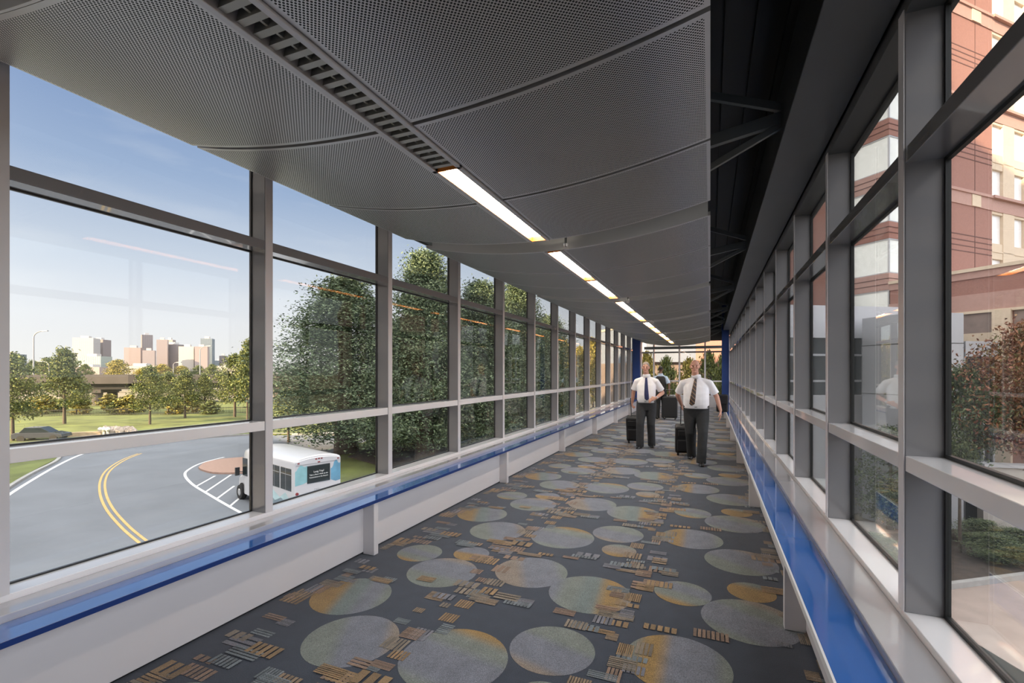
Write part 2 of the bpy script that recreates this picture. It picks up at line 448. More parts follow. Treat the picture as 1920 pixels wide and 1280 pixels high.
# vaulted ceiling of perforated panels, hung below a black roof deck
def vz(x): return 3.0 - .175 * (1 - ((x + 1.45) / 1.45) ** 2)
ceil = thing('ceiling', 'curved grey ceiling of perforated metal panels with a light trough', 'ceiling', (0, 0, 0), kind='structure')
MOD = 3.66; MS = 4.53
def vault_panel(x0, x1, y0, y1):
    mb = MB(); n = 14; e = .022
    xs = [x0, x0 + e] + [x0 + e + (x1 - x0 - 2 * e) * i / n for i in range(1, n)] + [x1 - e, x1]
    ys = [y0, y0 + e, y1 - e, y1]
    arc = [0.]
    for i in range(1, len(xs)): arc.append(arc[-1] + math.hypot(xs[i] - xs[i - 1], vz(xs[i]) - vz(xs[i - 1])))
    for i in range(len(xs) - 1):
        for j in range(3):
            m = 1 if (0 < i < len(xs) - 2 and j == 1) else 0
            mb.poly([(xs[i], ys[j], vz(xs[i])), (xs[i + 1], ys[j], vz(xs[i + 1])), (xs[i + 1], ys[j + 1], vz(xs[i + 1])), (xs[i], ys[j + 1], vz(xs[i]))], m,
                    uv=[(arc[i], ys[j]), (arc[i + 1], ys[j]), (arc[i + 1], ys[j + 1]), (arc[i], ys[j + 1])])
        mb.poly([(xs[i], y0, vz(xs[i]) + .035), (xs[i], y1, vz(xs[i]) + .035), (xs[i + 1], y1, vz(xs[i + 1]) + .035), (xs[i + 1], y0, vz(xs[i + 1]) + .035)], 0, uv=[(0, 0)] * 4)
        for y in (y0, y1):
            q = [(xs[i], y, vz(xs[i])), (xs[i], y, vz(xs[i]) + .035), (xs[i + 1], y, vz(xs[i + 1]) + .035), (xs[i + 1], y, vz(xs[i + 1]))]
            mb.poly(q if y == y0 else q[::-1], 0, uv=[(0, 0)] * 4)
    for x in (x0, x1):
        mb.poly([(x, y0, vz(x)), (x, y1, vz(x)), (x, y1, vz(x) + .035), (x, y0, vz(x) + .035)], 0, uv=[(0, 0)] * 4)
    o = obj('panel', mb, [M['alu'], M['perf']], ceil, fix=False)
    smooth_mesh(o.data, 25)
TX0, TX1 = -1.53, -1.335
mods = range(-3, 6)
for q in mods:
    s = MS + MOD * q
    for k in range(3):
        y0 = s + k * 1.1; y1 = y0 + 1.072
        if y0 < YB or y1 > YE - .1: continue
        vault_panel(-2.9, TX0, y0, y1); vault_panel(TX1, 0., y0, y1)
    if s > YB and s < YE - .2:           # smooth arched face at the head of each module
        mb = MB(); xs = [-2.82 + 2.80 * i / 24 for i in range(25)]
        for y in (s - .012, s - .002):
            for i in range(24):
                a, b = xs[i], xs[i + 1]
                mb.poly([(a, y, vz(a) + .0), (b, y, vz(b) + .0), (b, y, vz(b) + .26), (a, y, vz(a) + .26)])
        for z in (0, .26):
            for i in range(24):
                a, b = xs[i], xs[i + 1]
                mb.poly([(a, s - .012, vz(a) + z), (b, s - .012, vz(b) + z), (b, s - .002, vz(b) + z), (a, s - .002, vz(a) + z)])
        o = obj('fascia', mb, M['alu_plain'], ceil); smooth_mesh(o.data, 30)

# strip lights in the trough
zt = vz(-1.43)
lights = []
for q in mods:
    s = MS + MOD * q
    for i, (a, b) in enumerate(((0.0, 1.60), (1.62, 3.26))):
        lights.append([s + a, s + b, s + a > 2.0])
lights = [l for l in lights if l[0] > YB and l[1] < 22.3]
for l in lights:
    if abs(l[0] - (MS - MOD)) < .01: l[2] = False
    if abs(l[0] - (MS - MOD + 1.62)) < .01: l[0] -= .05; l[2] = True
nl = nd = 0
for y0, y1, lit in lights:
    if lit:
        lab = '%s lit warm white strip light in the ceiling trough' % ORD[nl] + (', beside the unlit louver' if nl == 0 else ', counting from the unlit louver'); nl += 1
    else:
        lab = 'unlit louvered strip light in the ceiling trough, ' + ('next to the first lit strip' if y1 > 2 else '%s one behind it' % ORD[nd]); nd += 1
    t = thing('ceiling_light', lab, 'light', (-1.43, (y0 + y1) / 2, zt), group='strip lights of the ceiling trough')
    mb = MB()
    for xa, xb in ((TX0 + .004, TX0 + .030), (TX1 - .030, TX1 - .004)): mb.box(xa, xb, y0, y1, zt - .012, zt + .07)
    mb.box(TX0 + .004, TX1 - .004, y0, y1, zt + .07, zt + .085)
    obj('housing', mb, M['rail'], t, bevel=.002)
    if lit:
        mb = MB(); mb.box(TX0 + .034, TX1 - .034, y0 + .03, y1 - .03, zt + .034, zt + .05)
        o = obj('diffuser', mb, M['lamp'], t); o['label'] = 'glowing warm white diffuser'
        mb = MB()
        for xa, xb in ((TX0 + .0305, TX0 + .0335), (TX1 - .0335, TX1 - .0305)): mb.box(xa, xb, y0 + .02, y1 - .02, zt - .011, zt + .05)
        for ya, yb in ((y0 + .0205, y0 + .029), (y1 - .029, y1 - .0205)): mb.box(TX0 + .034, TX1 - .034, ya, yb, zt - .008, zt + .05)
        o = obj('reflector', mb, M['lamp_edge'], t); o['label'] = 'lining around the diffuser, painted amber as lamp glow'
    else:
        mb = MB(); y = y0 + .03
        while y < y1 - .02:
            mb.rings([[(TX0 + .031, y, zt + .062), (TX1 - .031, y, zt + .062), (TX1 - .031, y + .006, zt + .062), (TX0 + .031, y + .006, zt + .062)],
                      [(TX0 + .031, y - .012, zt + .0), (TX1 - .031, y - .012, zt + .0), (TX1 - .031, y + .018, zt + .0), (TX0 + .031, y + .018, zt + .0)]])
            y += .066
        mb.box(-1.438, -1.428, y0 + .02, y1 - .02, zt + .012, zt + .06)
        obj('louver', mb, M['dull'], t)

# sprinkler heads in the gaps between modules
k = 0
for q in range(0, 5):
    y = MS + MOD * q - .2
    t = thing('ceiling_sprinkler', '%s small metal sprinkler head beside the ceiling trough' % ORD[k], 'sprinkler', (-1.25, y, vz(-1.25))); k += 1
    mb = MB(); mb.tube([(-1.25, y, 4.3), (-1.25, y, vz(-1.25) - .0)], .012, 8); obj('drop_pipe', mb, M['truss'], t)
    mb = MB(); mb.tube([(-1.25, y, vz(-1.25)), (-1.25, y, vz(-1.25) - .025)], [.022, .018], 10); mb.tube([(-1.25, y, vz(-1.25) - .05), (-1.25, y, vz(-1.25) - .055)], [.024, .024], 10)
    for dx in (-.014, .014): mb.tube([(-1.25 + dx, y, vz(-1.25) - .02), (-1.25 + dx, y, vz(-1.25) - .052)], .004, 6)
    obj('head', mb, M['alu'], t)

# black ribbed roof deck, trusses and the soffit box over the hotel-side glass
mb = MB(); y0, y1 = YB - .1, YE + .2
x = -3.42
while x < 1.0:
    mb.box(x, x + .10, y0, y1, 4.28, 4.40); mb.box(x + .10, x + .22, y0, y1, 4.36, 4.40); x += .22
mb.box(-3.45, 1.1, y0, y1, 4.40, 4.5)
tag(obj('roof', mb, M['deck']), 'black ribbed metal roof deck above the hung ceiling', 'roof', kind='structure')
mb = MB(); mb.box(.472, XR - .005, YB, 23.9, 3.30, 3.72)
tag(obj('trim_1', mb, M['soffit'], bevel=.006), 'long charcoal soffit box above the hotel-side windows', 'soffit', kind='structure')
mb = MB(); mb.box(XL + .01, -2.95, YB, 23.9, 3.30, 3.72)
tag(obj('trim_2', mb, M['soffit'], bevel=.006), 'charcoal soffit box above the road-side windows', 'soffit', kind='structure')
k = 0
for q in range(-2, 6):
    y = 3.95 + MOD * q
    if q >= 0: lab = '%s dark steel roof truss in the gap beside the ceiling edge' % ORD[q]
    else: lab = 'dark steel roof truss behind the camera, %s back' % ORD[-q - 1]
    t = thing('roof_truss', lab, 'truss', (.56, y, 3.5))
    mb = MB(); mb.bar((.55, y, 3.51), (-1.3, y, 4.24), .04, .055); obj('top_chord', mb, M['truss'], t)
    mb = MB(); mb.bar((.55, y, 3.475), (-.55, y, 3.29), .05, .085); obj('middle_chord', mb, M['truss'], t)
    mb = MB(); mb.bar((.53, y, 3.44), (-.14, y, 3.12), .035, .045); obj('brace', mb, M['truss'], t)
    mb = MB(); mb.box(.50, .60, y - .012, y + .012, 3.42, 3.54); obj('gusset_plate', mb, M['truss'], t)
    mb = MB(); mb.box(.66, .70, y - .03, y + .03, 3.72, 4.30); obj('hanger', mb, M['truss'], t)

# blue columns near the far end
for nm, x0, x1 in (('on the road side', -3.06, -2.755), ('standing at the end of the hotel-side ledge', .42, .685)):
    t = thing('column', 'dark blue square steel column ' + nm, 'column', ((x0 + x1) / 2, 20.93, 0))
    mb = MB(); mb.box(x0, x1, 20.8, 21.08, 0.004, 4.3); obj('shaft', mb, M['colblue'], t, bevel=.01)
    mb = MB(); mb.box(x0 - .02, x1 + .02, 20.78, 21.10, 3.3, 3.42); obj('collar', mb, M['colblue'], t, bevel=.005)

# far end: a glazed wall with white posts
we = thing('wall_back', 'glazed far end wall of the corridor with white posts', 'wall', (0, 0, 0), kind='structure')
xs = [XL, -2.53, -1.36, -.23, XR]
for x in xs:
    mb = MB(); mb.box(x - .035, x + .035, YE, YE + .16, .0, 3.2); obj('mullion', mb, M['sill'], we, bevel=.003)
for nm, z0, z1, m in (('sill_rail', .50, .56, 'sill'), ('mid_rail', 1.19, 1.25, 'sill'), ('transom', 2.55, 2.62, 'paint')):
    mb = MB(); mb.box(XL, XR, YE + .002, YE + .155, z0, z1); obj(nm, mb, M[m], we, bevel=.003)
mb = MB(); mb.box(XL, XR, YE + .02, YE + .18, 3.1, 4.4); obj('head_beam', mb, M['soffit'], we)
mb = MB(); mb.box(XL, XR, YE + .03, YE + .2, .0, .50); obj('low_panel', mb, M['panel'], we)
mb = MB(); mb.box(XL + .2, XR - .1, YE - .5, YE - .3, 2.72, 2.84); obj('cross_beam', mb, M['truss'], we, bevel=.01)
for i in range(4):
    a, b = xs[i] + .035, xs[i + 1] - .035
    w = thing('window_%d' % (70 + i), '%s window of the far end wall, counting from the road side' % (['first'] + ORD[1:])[i], 'window', ((a + b) / 2, YE + .09, .56), kind='structure')
    for z0, z1 in ((.56, 1.19), (1.25, 2.55), (2.62, 3.1)):
        mb = MB(); mb.box(a, b, YE + .08, YE + .09, z0, z1); obj('pane', mb, M['glass'], w)
# end of the corridor behind the camera
mb = MB(); mb.box(XL - .2, XR + .2, YB - .12, YB, 0, 4.4)
tag(obj('wall_front', mb, M['panel']), 'plain off-white end wall behind the camera', 'wall', kind='structure')
# ------------------------------------------------------------------ people and their bags
M['skin'] = mat('skin_fair', (.62, .33, .24), .55, noise=(20, .05))
M['skin2'] = mat('skin_brown', (.16, .075, .045), .5, noise=(20, .05))
M['shirt'] = mat('white_cotton', (.88, .87, .90), .8, noise=(14, .03), bump=(9, .25, .02))
M['shirt2'] = mat('pale_blue_cotton', (.42, .52, .68), .8, noise=(14, .03))
M['vest'] = mat('dark_vest', (.02, .018, .018), .7)
M['trouser'] = mat('charcoal_wool', (.035, .036, .040), .85, noise=(20, .12), bump=(10, .3, .02))
M['trouser2'] = mat('black_wool', (.024, .025, .027), .85, noise=(20, .12), bump=(10, .3, .02))
M['shoe'] = mat('black_leather', (.012, .012, .013), .3)
M['navy'] = mat('navy_silk', (.02, .025, .10), .45)
M['hair'] = mat('grey_hair', (.32, .27, .23), .7)
M['hair2'] = mat('black_hair', (.012, .01, .01), .7)
M['eye'] = mat('eye_dark', (.03, .02, .02), .3)
M['lip'] = mat('lips', (.42, .17, .14), .5)
M['bag'] = mat('black_nylon', (.012, .012, .014), .6, bump=(60, .3, .004))
M['bag_trim'] = mat('dark_plastic', (.03, .03, .032), .35)
M['chrome'] = mat('brushed_steel', (.55, .55, .56), .3, .9)
def stripe_mat():
    m, nt, b = nodes('brown_striped_silk'); N, L = nt.nodes, nt.links
    tc = N.new('ShaderNodeTexCoord'); s = N.new('ShaderNodeSeparateXYZ'); L.new(tc.outputs['Object'], s.inputs[0])
    d = math_node(nt, 'ADD', s.outputs[0], s.outputs[2])
    f = math_node(nt, 'LESS_THAN', math_node(nt, 'FRACT', math_node(nt, 'MULTIPLY', d, 1 / .075)), .3)
    n = N.new('ShaderNodeMix'); n.data_type = 'RGBA'; L.new(f, n.inputs[0])
    n.inputs[6].default_value = (.030, .016, .014, 1); n.inputs[7].default_value = (.22, .13, .07, 1)
    L.new(n.outputs[2], b.inputs['Base Color']); b.inputs['Roughness'].default_value = .45
    return m
M['stripe'] = stripe_mat()

def hand(mb, wrist, d, palm_n, side, curl, hold=False):
    # palm and five fingers; d runs along the hand, palm_n is the way the palm faces, side points to the thumb
    w = Vector(wrist); d = Vector(d).normalized(); pn = Vector(palm_n).normalized(); sd = Vector(side).normalized()
    for k in range(4):
        o = sd * (.030 - .020 * k)
        mb.capsule(w + d * .015 + o * .55, w + d * .085 + o, .017, .0135, 10)
    ln = (.040, .046, .043, .033)
    for k in range(4):
        p = w + d * .088 + sd * (.030 - .020 * k)
        a = curl * (.9 + .1 * k); dd = d
        for j in range(3):
            ang = a * (.55 if j == 0 else 1.0)
            rot = Matrix.Rotation(ang, 3, d.cross(pn))
            dd = (rot @ dd).normalized()
            q = p + dd * ln[k] * (1, .72, .55)[j]
            mb.capsule(p, q, .0095 - .0008 * j, .0088 - .0008 * j, 8); p = q
    p = w + d * .028 + sd * .024; dd = (d * .75 + sd * .75 + pn * .25).normalized()
    for j in range(3):
        q = p + dd * (.042, .034, .026)[j]
        mb.capsule(p, q, .0125 - .0012 * j, .011 - .0012 * j, 8); p = q
        dd = (dd + (pn * .5 if curl > .5 else pn * .18) + d * .25).normalized()

def shell(rings):                        # (z, cx, cy, rx, ry) cross sections -> loft
    out = []
    for z, cx, cy, rx, ry in rings:
        out.append([(cx + rx * math.copysign(abs(math.cos(2 * PI * k / 24)) ** .85, math.cos(2 * PI * k / 24)),
                     cy + ry * math.copysign(abs(math.sin(2 * PI * k / 24)) ** .85, math.sin(2 * PI * k / 24)), z) for k in range(24)])
    return out

def person(label, loc, rotz, P):
    t = thing('person', label, 'person', (0, 0, 0))
    sk = P['skin']; b = P['belly']
    hx, hy = P.get('head', (0, -.03)); hz = 1.725
    # continuous body: head, neck, trunk, arms, hands, legs
    mb = MB()
    mb.ell((hx, hy + .005, hz + .025), (.076, .096, .100), 20, 14)                   # skull
    mb.ell((hx, hy - .022, hz - .052), (.060, .066, .066), 18, 12)                   # jaw
    mb.ell((hx, hy - .072, hz - .092), (.026, .022, .020))                           # chin
    mb.capsule((hx, hy - .088, hz + .022), (hx, hy - .112, hz - .022), .009, .0155, 10)   # nose
    for s in (-1, 1):
        mb.ell((hx + s * .034, hy - .078, hz + .030), (.022, .012, .010))           # brow
        mb.ell((hx + s * .040, hy - .062, hz - .018), (.024, .024, .020))           # cheek
        mb.ell((hx + s * .080, hy + .012, hz - .004), (.011, .020, .033))           # ear
    mb.capsule((hx * .6, .02, 1.50), (hx, hy + .015, 1.64), .064, .058, 14)
    mb.rings(shell([(.92, 0, 0, .15, .10), (1.05, 0, -.01, .15, .11 + b * .3), (1.25, 0, 0, .15, .11), (1.40, 0, .01, .16, .10), (1.50, 0, .015, .11, .07)]))
    for s, A in ((-1, P['ra']), (1, P['la'])):
        sh, el, wr = A['sh'], A['el'], A['wr']
        mb.capsule((s * .12, .01, 1.44), sh, .06, .055)
        mb.capsule(sh, el, .053, .043, 14); 
        mid = tuple(el[i] * .65 + wr[i] * .35 for i in range(3))
        mb.capsule(el, mid, .043, .041, 14); mb.capsule(mid, wr, .041, .027, 14)
        hand(mb, wr, A['d'], A['pn'], A['sd'], A['curl'])
    for hp, kn, an, toe in (P['rl'], P['ll']):
        mb.capsule(hp, kn, .075, .050, 14); mb.capsule(kn, an, .048, .034, 14); mb.capsule(an, tuple(an[i] * .8 + toe[i] * .2 for i in range(3)), .030, .024, 10)
    me = unify(mb, sk, .0075, 3)
    obj('body', me, sk, t)
    # face
    for s in (-1, 1):
        e = MB(); e.ell((hx + s * .032, hy - .086, hz + .010), (.012, .007, .007), 10, 6); obj('eye', e, M['eye'], t, smooth=True)
    e = MB(); e.ell((hx, hy - .089, hz - .058), (.024, .008, .0065), 12, 6); obj('mouth', e, M['lip'], t, smooth=True)
    # hair
    if P.get('hair'):
        e = MB(); full = P['hair_full']
        rr = []
        for j in range(9):
            a = (-.25 if full else -.2) + (PI / 2 * 1.0 - (-.25)) * j / 8 * (1 if full else .42)
            ring = []
            for i in range(22):
                th = 2 * PI * i / 22
                f = math.sin(th)         # front is -y
                lift = max(0, -f) * (.75 if j < 6 else 0) * (1 if full else 1.2)
                aa = min(PI / 2 * .995, a + lift * (1 - j / 8))
                ring.append((hx + .0805 * math.cos(aa) * math.cos(th), hy + .008 + .101 * math.cos(aa) * math.sin(th), hz + .025 + .106 * math.sin(aa)))
            rr.append(ring)
        o = obj('hair', e if not e.rings(rr, 0, cap=full) else e, P['hair'], t, smooth=60)
        sd = o.modifiers.new('thick', 'SOLIDIFY'); sd.thickness = .008
    # shirt: trunk and short sleeves in one piece
    mb = MB(); w = P['w']
    tr = [(.97, 0, -.02, .175 + w, .118 + b), (1.04, 0, -.03, .185 + w, .13 + b), (1.13, 0, -.03, .186 + w, .135 + b), (1.24, 0, -.02, .190 + w * .9, .128 + b * .8),
          (1.35, 0, 0, .195 + w * .7, .122 + b * .4), (1.43, 0, .01, .170 + w * .3, .105), (1.49, 0, .015, .120, .082), (1.54, 0, .015, .076, .068)]
    mb.rings(shell(tr))
    for s, A in ((-1, P['ra']), (1, P['la'])):
        sh, el = Vector(A['sh']), Vector(A['el'])
        mb.capsule((s * .07, .012, 1.475), sh, .058, .070, 14)
        e = sh + (el - sh) * .78
        mb.tube([sh + (sh - el).normalized() * .02, sh + (el - sh) * .3, e], [.066, .072, .076], 16)
    obj('shirt', unify(mb, P['shirt'], .010, 4), P['shirt'], t)
    if P.get('vest'):
        mb = MB(); mb.rings(shell([(z, cx, cy, rx + .014, ry + .016) for z, cx, cy, rx, ry in tr[:-1]])); obj('vest', mb, P['vest'], t, smooth=60)
    # collar
    mb = MB()
    mb.rings([[(.074 * math.cos(a) * (1 + .1 * k), .012 - .004 * k + .070 * math.sin(a) * (1 + .1 * k), 1.585 - .022 * k - (.03 if k == 2 and math.sin(a) < -.8 else 0)) for a in [2 * PI * i / 24 for i in range(24)]] for k in range(3)], 0, cap=False)
    o = obj('collar', mb, P['shirt'], t, smooth=60); o.modifiers.new('thick', 'SOLIDIFY').thickness = .006
    # trousers: hips and two legs
    mb = MB()
    mb.rings(shell([(.80, 0, .0, .17 + w * .5, .115 + b * .2), (.90, 0, .0, .182 + w * .8, .125 + b * .5), (.985, 0, -.012, .182 + w, .122 + b * .85), (1.01, 0, -.015, .180 + w, .120 + b * .9)]))
    for hp, kn, an, toe in (P['rl'], P['ll']):
        hp, kn, an = Vector(hp), Vector(kn), Vector(an)
        hem = an + Vector((0, -.01, -.058))
        mb.tube([hp + Vector((0, 0, .05)), hp * .6 + kn * .4, kn, kn * .5 + an * .5, hem], [.108 + w * .3, .102 + w * .3, .086, .082, .082], 16)
    obj('trousers', unify(mb, P['trousers'], .011, 4), P['trousers'], t)
    mb = MB(); mb.rings(shell([(.992, 0, -.014, .188 + w, .127 + b * .9), (1.025, 0, -.016, .188 + w, .128 + b * .92)]))
    o = obj('belt', mb, M['shoe'], t, smooth=60)
    mb = MB(); mb.box(-.022, .022, -.155 - b * .92, -.142 - b * .92, .990, 1.028); obj('belt_buckle', mb, M['chrome'], o, bevel=.003)
    # tie, lying on the shirt front
    if P.get('tie'):
        mb = MB()
        def yf(z):
            for a, c in zip(tr, tr[1:]):
                if a[0] <= z <= c[0]:
                    q = (z - a[0]) / (c[0] - a[0]); return (a[2] - a[4]) * (1 - q) + (c[2] - c[4]) * q
            return tr[-1][2] - tr[-1][4]
        sl = P['tie_sway']; rr = []
        for z, hw in ((1.03, .012), (1.06, .045), (1.15, .046), (1.25, .040), (1.35, .034), (1.45, .026), (1.515, .018), (1.55, .026)):
            x = sl * (1.55 - z); y = yf(z) - .010
            rr.append([(x - hw, y + .006, z), (x, y - .008, z), (x + hw, y + .006, z), (x, y + .010, z)])
        mb.rings(rr); obj('necktie', mb, P['tie'], t)
    if P.get('watch'):
        A = P['la']; w0, el = Vector(A['wr']), Vector(A['el']); d = (w0 - el).normalized()
        mb = MB(); mb.tube([w0 - d * .035, w0 - d * .012], [.034, .033], 14); obj('wristwatch', mb, M['chrome'], t)
    # shoes
    for hp, kn, an, toe in (P['rl'], P['ll']):
        an, toe = Vector(an), Vector(toe)
        f = Vector((toe.x - an.x, toe.y - an.y, 0)).normalized(); g = Vector((-f.y, f.x, 0))
        pitch = P.get('pitch', {}).get(tuple(an), 0)
        mb = MB(); rr = []
        for u, hw, hh in ((-.075, .026, .06), (-.05, .036, .085), (0, .038, .095), (.06, .042, .070), (.12, .046, .052), (.17, .040, .040), (.195, .022, .026)):
            c = Vector((an.x, an.y, an.z - .088)) + f * u + Vector((0, 0, u * pitch))
            rr.append([c - g * hw, c + g * hw, c + g * hw * .95 + Vector((0, 0, hh * .55)), c + g * hw * .5 + Vector((0, 0, hh)), c - g * hw * .5 + Vector((0, 0, hh)), c - g * hw * .95 + Vector((0, 0, hh * .55))])
        mb.rings(rr); o = obj('shoe', mb, M['shoe'], t, smooth=50)
    t.location = loc; t.rotation_euler = (0, 0, rotz); t.scale = (1, 1, 1)
    return t

m1 = person('grey-haired man in white short-sleeved shirt and navy tie pulling a roller bag', (-1.28, 10.70, .004), 0, dict(
    skin=M['skin'], belly=.028, w=.008, shirt=M['shirt'], trousers=M['trouser'], tie=M['navy'], tie_sway=.06, hair=M['hair'], hair_full=True, watch=True, head=(-.01, -.03),
    ra=dict(sh=(-.200, .01, 1.42), el=(-.285, .07, 1.19), wr=(-.315, .10, .955), d=(-.1, .25, -1), pn=(.9, .4, 0), sd=(.3, -.95, -.2), curl=1.15),
    la=dict(sh=(.200, .01, 1.42), el=(.325, .10, 1.18), wr=(.215, -.155, 1.075), d=(-.85, -.35, -.25), pn=(.2, .35, -.9), sd=(-.2, .3, .9), curl=.45),
    rl=((-.10, 0, .93), (-.115, -.13, .52), (-.12, -.12, .088), (-.145, -.25, .03)), ll=((.10, 0, .93), (.095, -.02, .51), (.10, .10, .088), (.125, -.03, .03))))
m2 = person('bald heavyset man in white short-sleeved shirt and brown striped tie', (-.24, 9.36, .004), 0, dict(
    skin=M['skin'], belly=.062, w=.035, shirt=M['shirt'], trousers=M['trouser2'], tie=M['stripe'], tie_sway=-.13, watch=False, head=(-.02, -.04),
    ra=dict(sh=(-.225, .02, 1.42), el=(-.33, .15, 1.20), wr=(-.27, .34, 1.0), d=(.15, .5, -.85), pn=(.9, -.2, .2), sd=(.2, -.8, -.5), curl=1.15),
    la=dict(sh=(.225, .0, 1.42), el=(.345, .03, 1.18), wr=(.405, -.07, .945), d=(.05, -.12, -1), pn=(-.95, .1, 0), sd=(-.1, -1, 0), curl=.3),
    rl=((-.105, 0, .93), (-.10, -.06, .53), (-.085, .22, .115), (-.10, .10, .03)), ll=((.105, 0, .93), (.115, -.22, .54), (.09, -.33, .088), (.10, -.47, .03)),
    pitch={(-.085, .22, .115): -.12}))
m3 = person('dark-haired traveller in a dark vest and pale blue sleeves walking away', (-1.62, 17.6, .004), PI, dict(
    skin=M['skin2'], belly=.0, w=-.01, shirt=M['shirt2'], vest=M['vest'], trousers=M['trouser2'], hair=M['hair2'], hair_full=True, head=(0, -.03),
    ra=dict(sh=(-.185, .01, 1.42), el=(-.285, .04, 1.18), wr=(-.30, .10, .93), d=(-.05, .3, -1), pn=(.9, .3, 0), sd=(.2, -.9, -.3), curl=1.1),
    la=dict(sh=(.185, .01, 1.42), el=(.26, .03, 1.18), wr=(.27, -.10, .95), d=(0, -.25, -1), pn=(-.95, 0, 0), sd=(0, -1, .2), curl=.4),
    rl=((-.09, 0, .93), (-.10, -.12, .52), (-.10, -.10, .088), (-.11, -.24, .03)), ll=((.09, 0, .93), (.09, .0, .51), (.10, .16, .088), (.11, .03, .03))))

def suitcase(label, loc, rot, w, d, h, grip_h, lean):
    t = thing('rolling_suitcase', label, 'suitcase', (0, 0, 0))
    L0 = Matrix.Rotation(lean, 4, 'X')
    mb = MB(); mb.box(-w / 2, w / 2, -d / 2, d / 2, .06, .06 + h); mb.xf(L0); obj('body', mb, M['bag'], t, bevel=.035)
    mb = MB(); mb.box(-w / 2 + .04, w / 2 - .04, -d / 2 - .045, -d / 2 + .01, .12, .06 + h * .55); mb.xf(L0); obj('front_pocket', mb, M['bag'], t, bevel=.02)
    mb = MB(); mb.box(-w / 2 + .05, w / 2 - .05, -d / 2 - .03, -d / 2 + .01, .10 + h * .58, .03 + h * .95); mb.xf(L0); obj('top_pocket', mb, M['bag'], t, bevel=.015)
    mb = MB()
    for s in (-1, 1): mb.box(s * w * .22 - .008, s * w * .22 + .008, d / 2 - .02, d / 2 - .005, .1, grip_h)
    mb.xf(L0); hd = obj('telescopic_handle', mb, M['bag_trim'], t)
    mb = MB(); mb.tube([(-w * .25, d / 2 - .0125, grip_h), (w * .25, d / 2 - .0125, grip_h)], .015, 10); mb.xf(L0); obj('grip', mb, M['bag_trim'], hd)
    mb = MB(); mb.tube([(-.07, 0, .06 + h), (-.06, 0, .06 + h + .025), (.06, 0, .06 + h + .025), (.07, 0, .06 + h)], .009, 8); mb.xf(L0); obj('carry_handle', mb, M['bag_trim'], t)
    for s in (-1, 1):
        mb = MB(); mb.tube([(s * w * .36 - .015, d / 2 - .02, .045), (s * w * .36 + .015, d / 2 - .02, .045)], .042, 14); mb.xf(L0); obj('wheel', mb, M['bag_trim'], t)
        mb = MB(); mb.box(s * w * .36 - .02, s * w * .36 + .02, -d / 2 + .01, -d / 2 + .05, .004, .07); mb.xf(L0); obj('foot', mb, M['bag_trim'], t)
    t.location = loc; t.rotation_euler = (0, 0, rot)
    dg = bpy.context.evaluated_depsgraph_get()
    return t
suitcase('black upright roller bag trailing beside the grey-haired man in the navy tie', (-1.60, 11.28, .016), 0, .36, .22, .56, 1.02, math.radians(14))
suitcase('black roller bag pulled behind the bald man in the striped tie', (-.46, 10.02, .016), .1, .38, .24, .54, .98, math.radians(14))
suitcase('large black roller bag pulled by the traveller walking away', (-1.28, 17.25, .016), PI, .48, .28, .72, 1.02, math.radians(-0))

t = thing('shoulder_bag', 'small black bag slung behind the arm of the bald man', 'bag', (.20, 9.62, 1.07))
mb = MB(); mb.box(.10, .30, 9.56, 9.70, .90, 1.22); obj('body', mb, M['bag'], t, bevel=.025)
mb = MB(); mb.box(.11, .29, 9.545, 9.56, 1.05, 1.20); obj('flap', mb, M['bag'], t, bevel=.006)
mb = MB(); mb.tube([(.13, 9.60, 1.21), (.06, 9.56, 1.40), (-.01, 9.47, 1.545), (-.04, 9.42, 1.56), (-.01, 9.40, 1.548)], .010, 8); obj('strap', mb, M['bag'], t)
# ------------------------------------------------------------------ the world below: road, lawns, kerbs
def ground(name, pts, z, m, label, cat, depth=.3):
    mb = MB(); mb.prism(pts, z - depth, z); return tag(obj(name, mb, m), label, cat, kind='structure')
ground('ground', [(-2500, -900), (900, -900), (900, 2600), (-2500, 2600)], GZ - .06, M['earth'], 'dry open ground stretching out to the skyline', 'ground', 1.)
ground('road', [(-75, -34), (30, -34), (8, 12), (-10, 60), (-24.5, 60), (-27, 48), (-34, 43.5), (-42.2, 41.2), (-48, 38.4), (-54, 28.2), (-61, 23.7), (-85, 18)], GZ, M['asphalt'],
       'grey asphalt road curving below the corridor', 'road', .2)
def strip(name, pts, w, m, label, cat, z=GZ, h=.012, kind='structure'):
    mb = MB(); n = len(pts); L_, R_ = [], []
    for i, p in enumerate(pts):
        a, b = Vector(pts[max(i - 1, 0)]), Vector(pts[min(i + 1, n - 1)])
        d = (b - a).normalized(); q = Vector((-d.y, d.x)) * (w / 2)
        L_.append(Vector(p) + q); R_.append(Vector(p) - q)
    mb.rings([[(l.x, l.y, z - .05), (r.x, r.y, z - .05), (r.x, r.y, z + h), (l.x, l.y, z + h)] for l, r in zip(L_, R_)])
    return tag(obj(name, mb, m), label, cat, kind=kind)
def smooth_line(P, k=6):                 # Catmull-Rom through plan points
    out = []
    for i in range(len(P) - 1):
        p0, p1, p2, p3 = (Vector(P[max(i - 1, 0)]), Vector(P[i]), Vector(P[i + 1]), Vector(P[min(i + 2, len(P) - 1)]))
        for j in range(k):
            t = j / k
            out.append(.5 * ((2 * p1) + (p2 - p0) * t + (2 * p0 - 5 * p1 + 4 * p2 - p3) * t * t + (3 * p1 - p0 - 3 * p2 + p3) * t ** 3))
    out.append(Vector(P[-1])); return out
ground('bounce_apron', [(-6, -28), (-6, .5), (-20, 4.6), (-36, 9.5), (-36, -28)], GZ + .015, M['apron'], 'added pale apron beside the bridge, unseen, bouncing warm light to the ceiling', 'paving', .1)
